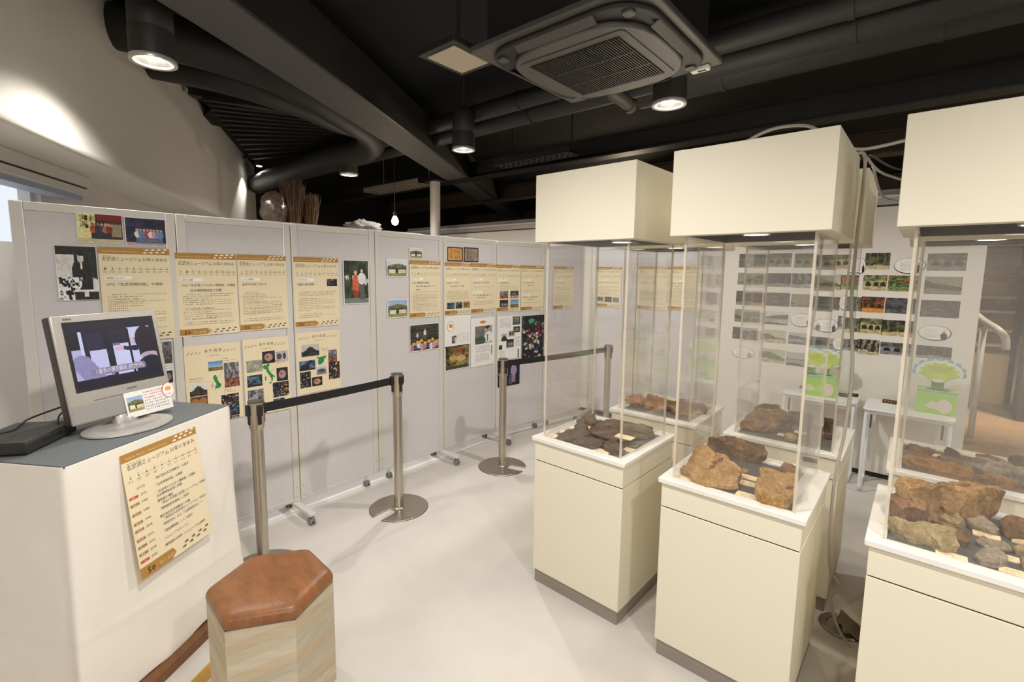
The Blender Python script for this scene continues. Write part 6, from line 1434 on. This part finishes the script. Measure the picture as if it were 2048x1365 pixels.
bl, br, tl = atz(1830, 822.4, ZTB+.001), atz(1910.6, 834.3, ZTB+.001), None
w = float(np.linalg.norm(br-bl)); yb_ = float((bl[1]+br[1])/2); hb_ = float(atpl(1833.4, 777.6, (0, yb_, 0), (0, 1, 0))[2])-ZTB
donation((float((bl[0]+br[0])/2), yb_, ZTB+.001), w, hb_, .15, 'lime green donation box with a white and blue scalloped crest on the right table')
p = atz(1640, 794, ZTB+.001); donation((float(p[0]), float(p[1])+.02, ZTB+.001), w, hb_, .15, 'lime green donation box with a scalloped crest on the left table')
def flat(c, w, h, rz, label, cat, colr, prn=None, name='small_card'):
    p = atz(*c, ZTB+.001); e = np.array([math.cos(rz), math.sin(rz), 0]); q = np.array([-e[1], e[0], 0]); q = q*.96+np.array([0, 0, .28]); q /= np.linalg.norm(q)
    ob, s = paper(name, p-e*w/2, e, q, w, h, colr, label, cat, t=.003); rng = random.Random(8)
    s.k = 20; s.dashes(w*.1, h*.25, w*.8, h*.5, prn, rng, h*.34); s.build('lettering', ob); return ob
BK = mat('card_black', C(32, 30, 30), .5)
flat((1781, 808), .10, .055, 0, 'small black card with orange lettering on the right table', 'card', BK, C(222, 142, 60)); flat((1702, 793), .09, .05, 0, 'small black card with orange lettering on the left table', 'card', BK, C(222, 142, 60))
flat((1620, 780), .16, .05, 0, 'long grey photo card lying at the left of the left table', 'card', mat('card_grey', C(120, 116, 112), .6), C(170, 168, 164)); flat((1682, 787), .07, .06, 0, 'square grey photo card beside the green box on the left table', 'card', mat('card_grey', C(120, 116, 112), .6), C(170, 168, 164))

# ------------------------------------------------------------------ shelf behind the panels with reed bundles
sh = thing('storage_shelf', 'low white shelf hidden behind the display panels, carrying the reed bundles', 'shelf', (-3.62, 2.05, 0))
MB().box(-3.86, 1.35, 1.90, -3.38, 2.75, 1.93).build('top_board', mat('shelf_grey', C(150, 146, 140), .6), sh, bevel=.003)
for x in (-3.84, -3.40):
    for y in (1.38, 2.72): MB().box(x-.015, y-.015, 0, x+.015, y+.015, 1.90).build('leg', mat('leg_dark', C(52, 40, 34), .6), sh)
REED = [mat('reed_'+k, c, .7) for k, c in (('a', C(96, 66, 42)), ('b', C(118, 86, 56)), ('c', C(84, 58, 40)))]
rng = random.Random(21)
def reeds(x, y, n, h, rad, label):
    t = thing('reed_bundle', label, 'reed bundle', (x, y, 1.93), group='bundles of dry reeds'); 
    for q in range(3):
        m = MB()
        for i in range(n//3):
            a = rng.uniform(0, 2*PI); r = rad*math.sqrt(rng.random()); x0, y0 = x+r*.6*math.cos(a), y+r*.6*math.sin(a); k = rng.uniform(.9, 1.5); hh = h*rng.uniform(.7, 1.0)
            m.tube([(x0, y0, 1.931), (x+r*math.cos(a), y+r*math.sin(a), 1.93+hh*.5), (x+r*k*math.cos(a), y+r*k*math.sin(a), 1.93+hh)], [.0028, .0024, .0010], 5)
        o = m.build('reeds', REED[q], t); o['kind'] = 'stuff'
    MB().lathe([(rad*.8, .1), (rad*.84, .12), (rad*.8, .14)], 20, (x, y, 1.93), cap=False).build('binding_cord', REED[2], t, smooth=True)
ra = lambda u, v: atpl(u, v, (-3.6, 0, 0), (1, 0, 0))
reeds(-3.6, float(ra(587, 430)[1]), 300, .34, .075, 'tall bundle of dry brown reeds standing behind the panels, left of two'); reeds(-3.58, float(ra(620, 430)[1]), 240, .25, .06, 'shorter bundle of dry brown reeds standing behind the panels, right of two')
PLAS = mat('plastic_wrap', C(92, 76, 60), .22, spec=.8, var=.35, vscale=30, bump=.8, bscale=40)
def lump(c, r, label, m_, seed, name, cat, amp=.25):
    b = MB(); nu, nv = 28, 16; V = []
    for j in range(nv+1):
        f = PI*j/nv
        for i in range(nu):
            a = 2*PI*i/nu; d = np.array([math.sin(f)*math.cos(a), math.sin(f)*math.sin(a), math.cos(f)])
            k = 1+amp*noise.noise(Vector(d*2.2)+Vector((seed, 0, 0)))+amp*.6*noise.noise(Vector(d*6)+Vector((0, seed, 0)))
            V.append(np.array(c)+d*np.array(r)*k)
    V = np.array(V); V[:, 2] = np.maximum(V[:, 2], 1.931)
    b.add(V, [(j*nu+i, j*nu+(i+1) % nu, (j+1)*nu+(i+1) % nu, (j+1)*nu+i) for j in range(nv) for i in range(nu)]); return tag(b.build(name, m_, smooth=True), label, cat)
y_ = float(ra(548, 420)[1]); lump((-3.6, y_, 2.03), (.08, .095, .13), 'brown coil of reed wrapped in shiny clear plastic behind the panels', PLAS, 3., 'wrapped_bundle', 'bundle')
y_ = float(ra(728, 445)[1]); lump((-3.6, y_, 1.96), (.1, .16, .055), 'crumpled pale wrapping paper lying behind the panels beside the reeds', mat('crumpled_paper', C(164, 158, 146), .6), 9., 'crumpled_paper', 'paper', .5)
# dark table legs seen under the panels
for k, (u, v) in enumerate(((908, 893), (968, 870), (1043, 850), (1056, 846))):
    p = atz(u, v+8, 0); p = atz(u, v+6, 0)
    tag(MB().box(p[0]-.035-.2, p[1]-.02+.1, 0, p[0]+.0-.2, p[1]+.02+.1, .7).build('table_leg', mat('leg_dark', C(52, 40, 34), .6)), 'dark wooden post standing behind the display panels, '+ORD[k]+' of four from the left', 'post')

# ------------------------------------------------------------------ shop beyond the right end of the back wall
structure(MB().box(xr+.05, 5.6, 0, 4, 10.9, .004).build('floor_shop', mat('shop_wood_floor', C(150, 122, 96), .45, var=.12, vscale=3, stretch=(1, 6, 1))))
YS = 8.6; on = lambda u, v, y=YS: atpl(u, v, (0, y, 0), (0, 1, 0))
sx0 = float(on(1940, 600)[0]); sx1 = float(on(2034, 600)[0])
ss_ = thing('shop_shelf_unit', 'warmly lit shop shelf unit with wicker baskets beyond the back wall', 'shelf', ((sx0+sx1)/2, YS, 0))
SHW = mat('shop_back', C(226, 206, 172), .7)
zz_ = [float(on(1995, v)[2]) for v in (558, 593, 622, 660, 690)]
MB().box(sx0, YS+.4, 0, sx1, YS+.44, 2.4).build('back_panel', SHW, ss_)
MB().box(sx0, YS+.05, float(on(1995, 532)[2]), sx1, YS+.4, 2.75).build('header', mat('shop_header', C(160, 154, 148), .7), ss_)
for z in zz_[1:]: MB().box(sx0, YS+.02, z-.03, sx1, YS+.4, z).build('shelf_board', SHW, ss_)
MB().box(sx0, YS-.02, 0, sx1, YS+.4, zz_[4]-.12).build('counter', mat('shop_counter', C(206, 184, 150), .6), ss_)
structure(MB().box(sx1+.02, YS-.9, 0, sx1+.8, YS-.6, 3.2).build('trim_2', mat('dark_pillar', C(62, 58, 56), .7)))
wick = [mat('wicker_'+k, c, .8, bump=.5, bscale=90, var=.2, vscale=30) for k, c in (('light', C(206, 170, 116)), ('dark', C(128, 88, 56)))]
def basket(u, z, w, h, k, label):
    x = float(on(u, 600)[0]); t = thing('wicker_basket', label, 'basket', (x, YS+.2, z)); y = YS+.2
    m = MB(); N = 24; R = [(.82, .002), (.95, h*.5), (1.0, h), (.93, h), (.86, .02)]
    m.add([(x+w/2*r*math.cos(2*PI*q/N), y+w*.3*r*math.sin(2*PI*q/N), z+zz) for r, zz in R for q in range(N)], [(i*N+q, i*N+(q+1) % N, (i+1)*N+(q+1) % N, (i+1)*N+q) for i in range(4) for q in range(N)]+[tuple(range(N))[::-1], tuple(range(4*N, 5*N))]); m.build('body', wick[k], t, smooth=True, angle=50)
    MB().tube([(x+w*.3*math.cos(a), y, z+h*.9+h*.9*math.sin(a)) for a in np.linspace(0, PI, 15)], .008, 8).build('handle', wick[k], t, smooth=True)
basket(1984, zz_[1], .36, .18, 0, 'light wicker basket with a tall handle on the top shop shelf'); basket(2022, zz_[1], .2, .16, 1, 'dark wicker basket at the right of the top shop shelf')
basket(1970, zz_[2], .2, .2, 1, 'dark wicker basket at the left of the second shop shelf'); basket(2012, zz_[3]+.0, .26, .3, 1, 'deep wicker basket on the third shop shelf'); basket(1976, zz_[3], .34, .16, 1, 'wide dark wicker basket at the left of the third shop shelf'); basket(2000, zz_[4], .24, .14, 1, 'low dark wicker basket on the lowest shop shelf')
hr_ = [atz(1950, 625, .95), ]
yr = 6.3; hp = [on(1940, 618, yr+.6), on(1965, 640, yr+.3), on(1996, 660, yr), on(2010, 676, yr), on(2012, 700, yr)]
t = thing('handrail', 'white tubular handrail at the right end of the back wall', 'handrail', (float(hp[1][0]), yr, 0))
MB().tube(smoothpath(hp, 6), .03, 14).build('rail', FRAME, t, smooth=True)
q = on(1968, 652, yr+.25); MB().tube([(q[0], q[1], 0), q], .026, 12).build('post', FRAME, t, smooth=True)
for (u, v, tv_, lab) in ((2003, 784, 700, 'nearer steel post in the shop beyond the back wall'), (2024, 817, 712, 'steel post in the shop beside the dark pillar')):
    p = atz(u, v, 0.004); t = thing('shop_post', lab, 'post', (p[0], p[1], .004)); MB().lathe([(.17, 0), (.17, .01), (.03, .02)], 28, (p[0], p[1], .004)).build('base_plate', STEELDISC, t, smooth=True, angle=40); MB().lathe([(.028, .015), (.028, .9)], 20, (p[0], p[1], .004)).build('pole', STEEL, t, smooth=True, angle=50)
spot('warm_fill', (1.2, 7.4, 2.7), 700, 120, .6, .1, (1, .82, .6), (1.0, 8.6, 1.2)); spot('warm_fill', (.9, 6.2, 2.75), 200, 120, .6, .1, (1, .85, .66)); spot('warm_fill', (-3.5, 6.8, 2.3), 60, 150, .6, .1, (1, .8, .56), (-3.8, 6.0, 2.8))  # unseen warm spots added to light the shop and the far beams
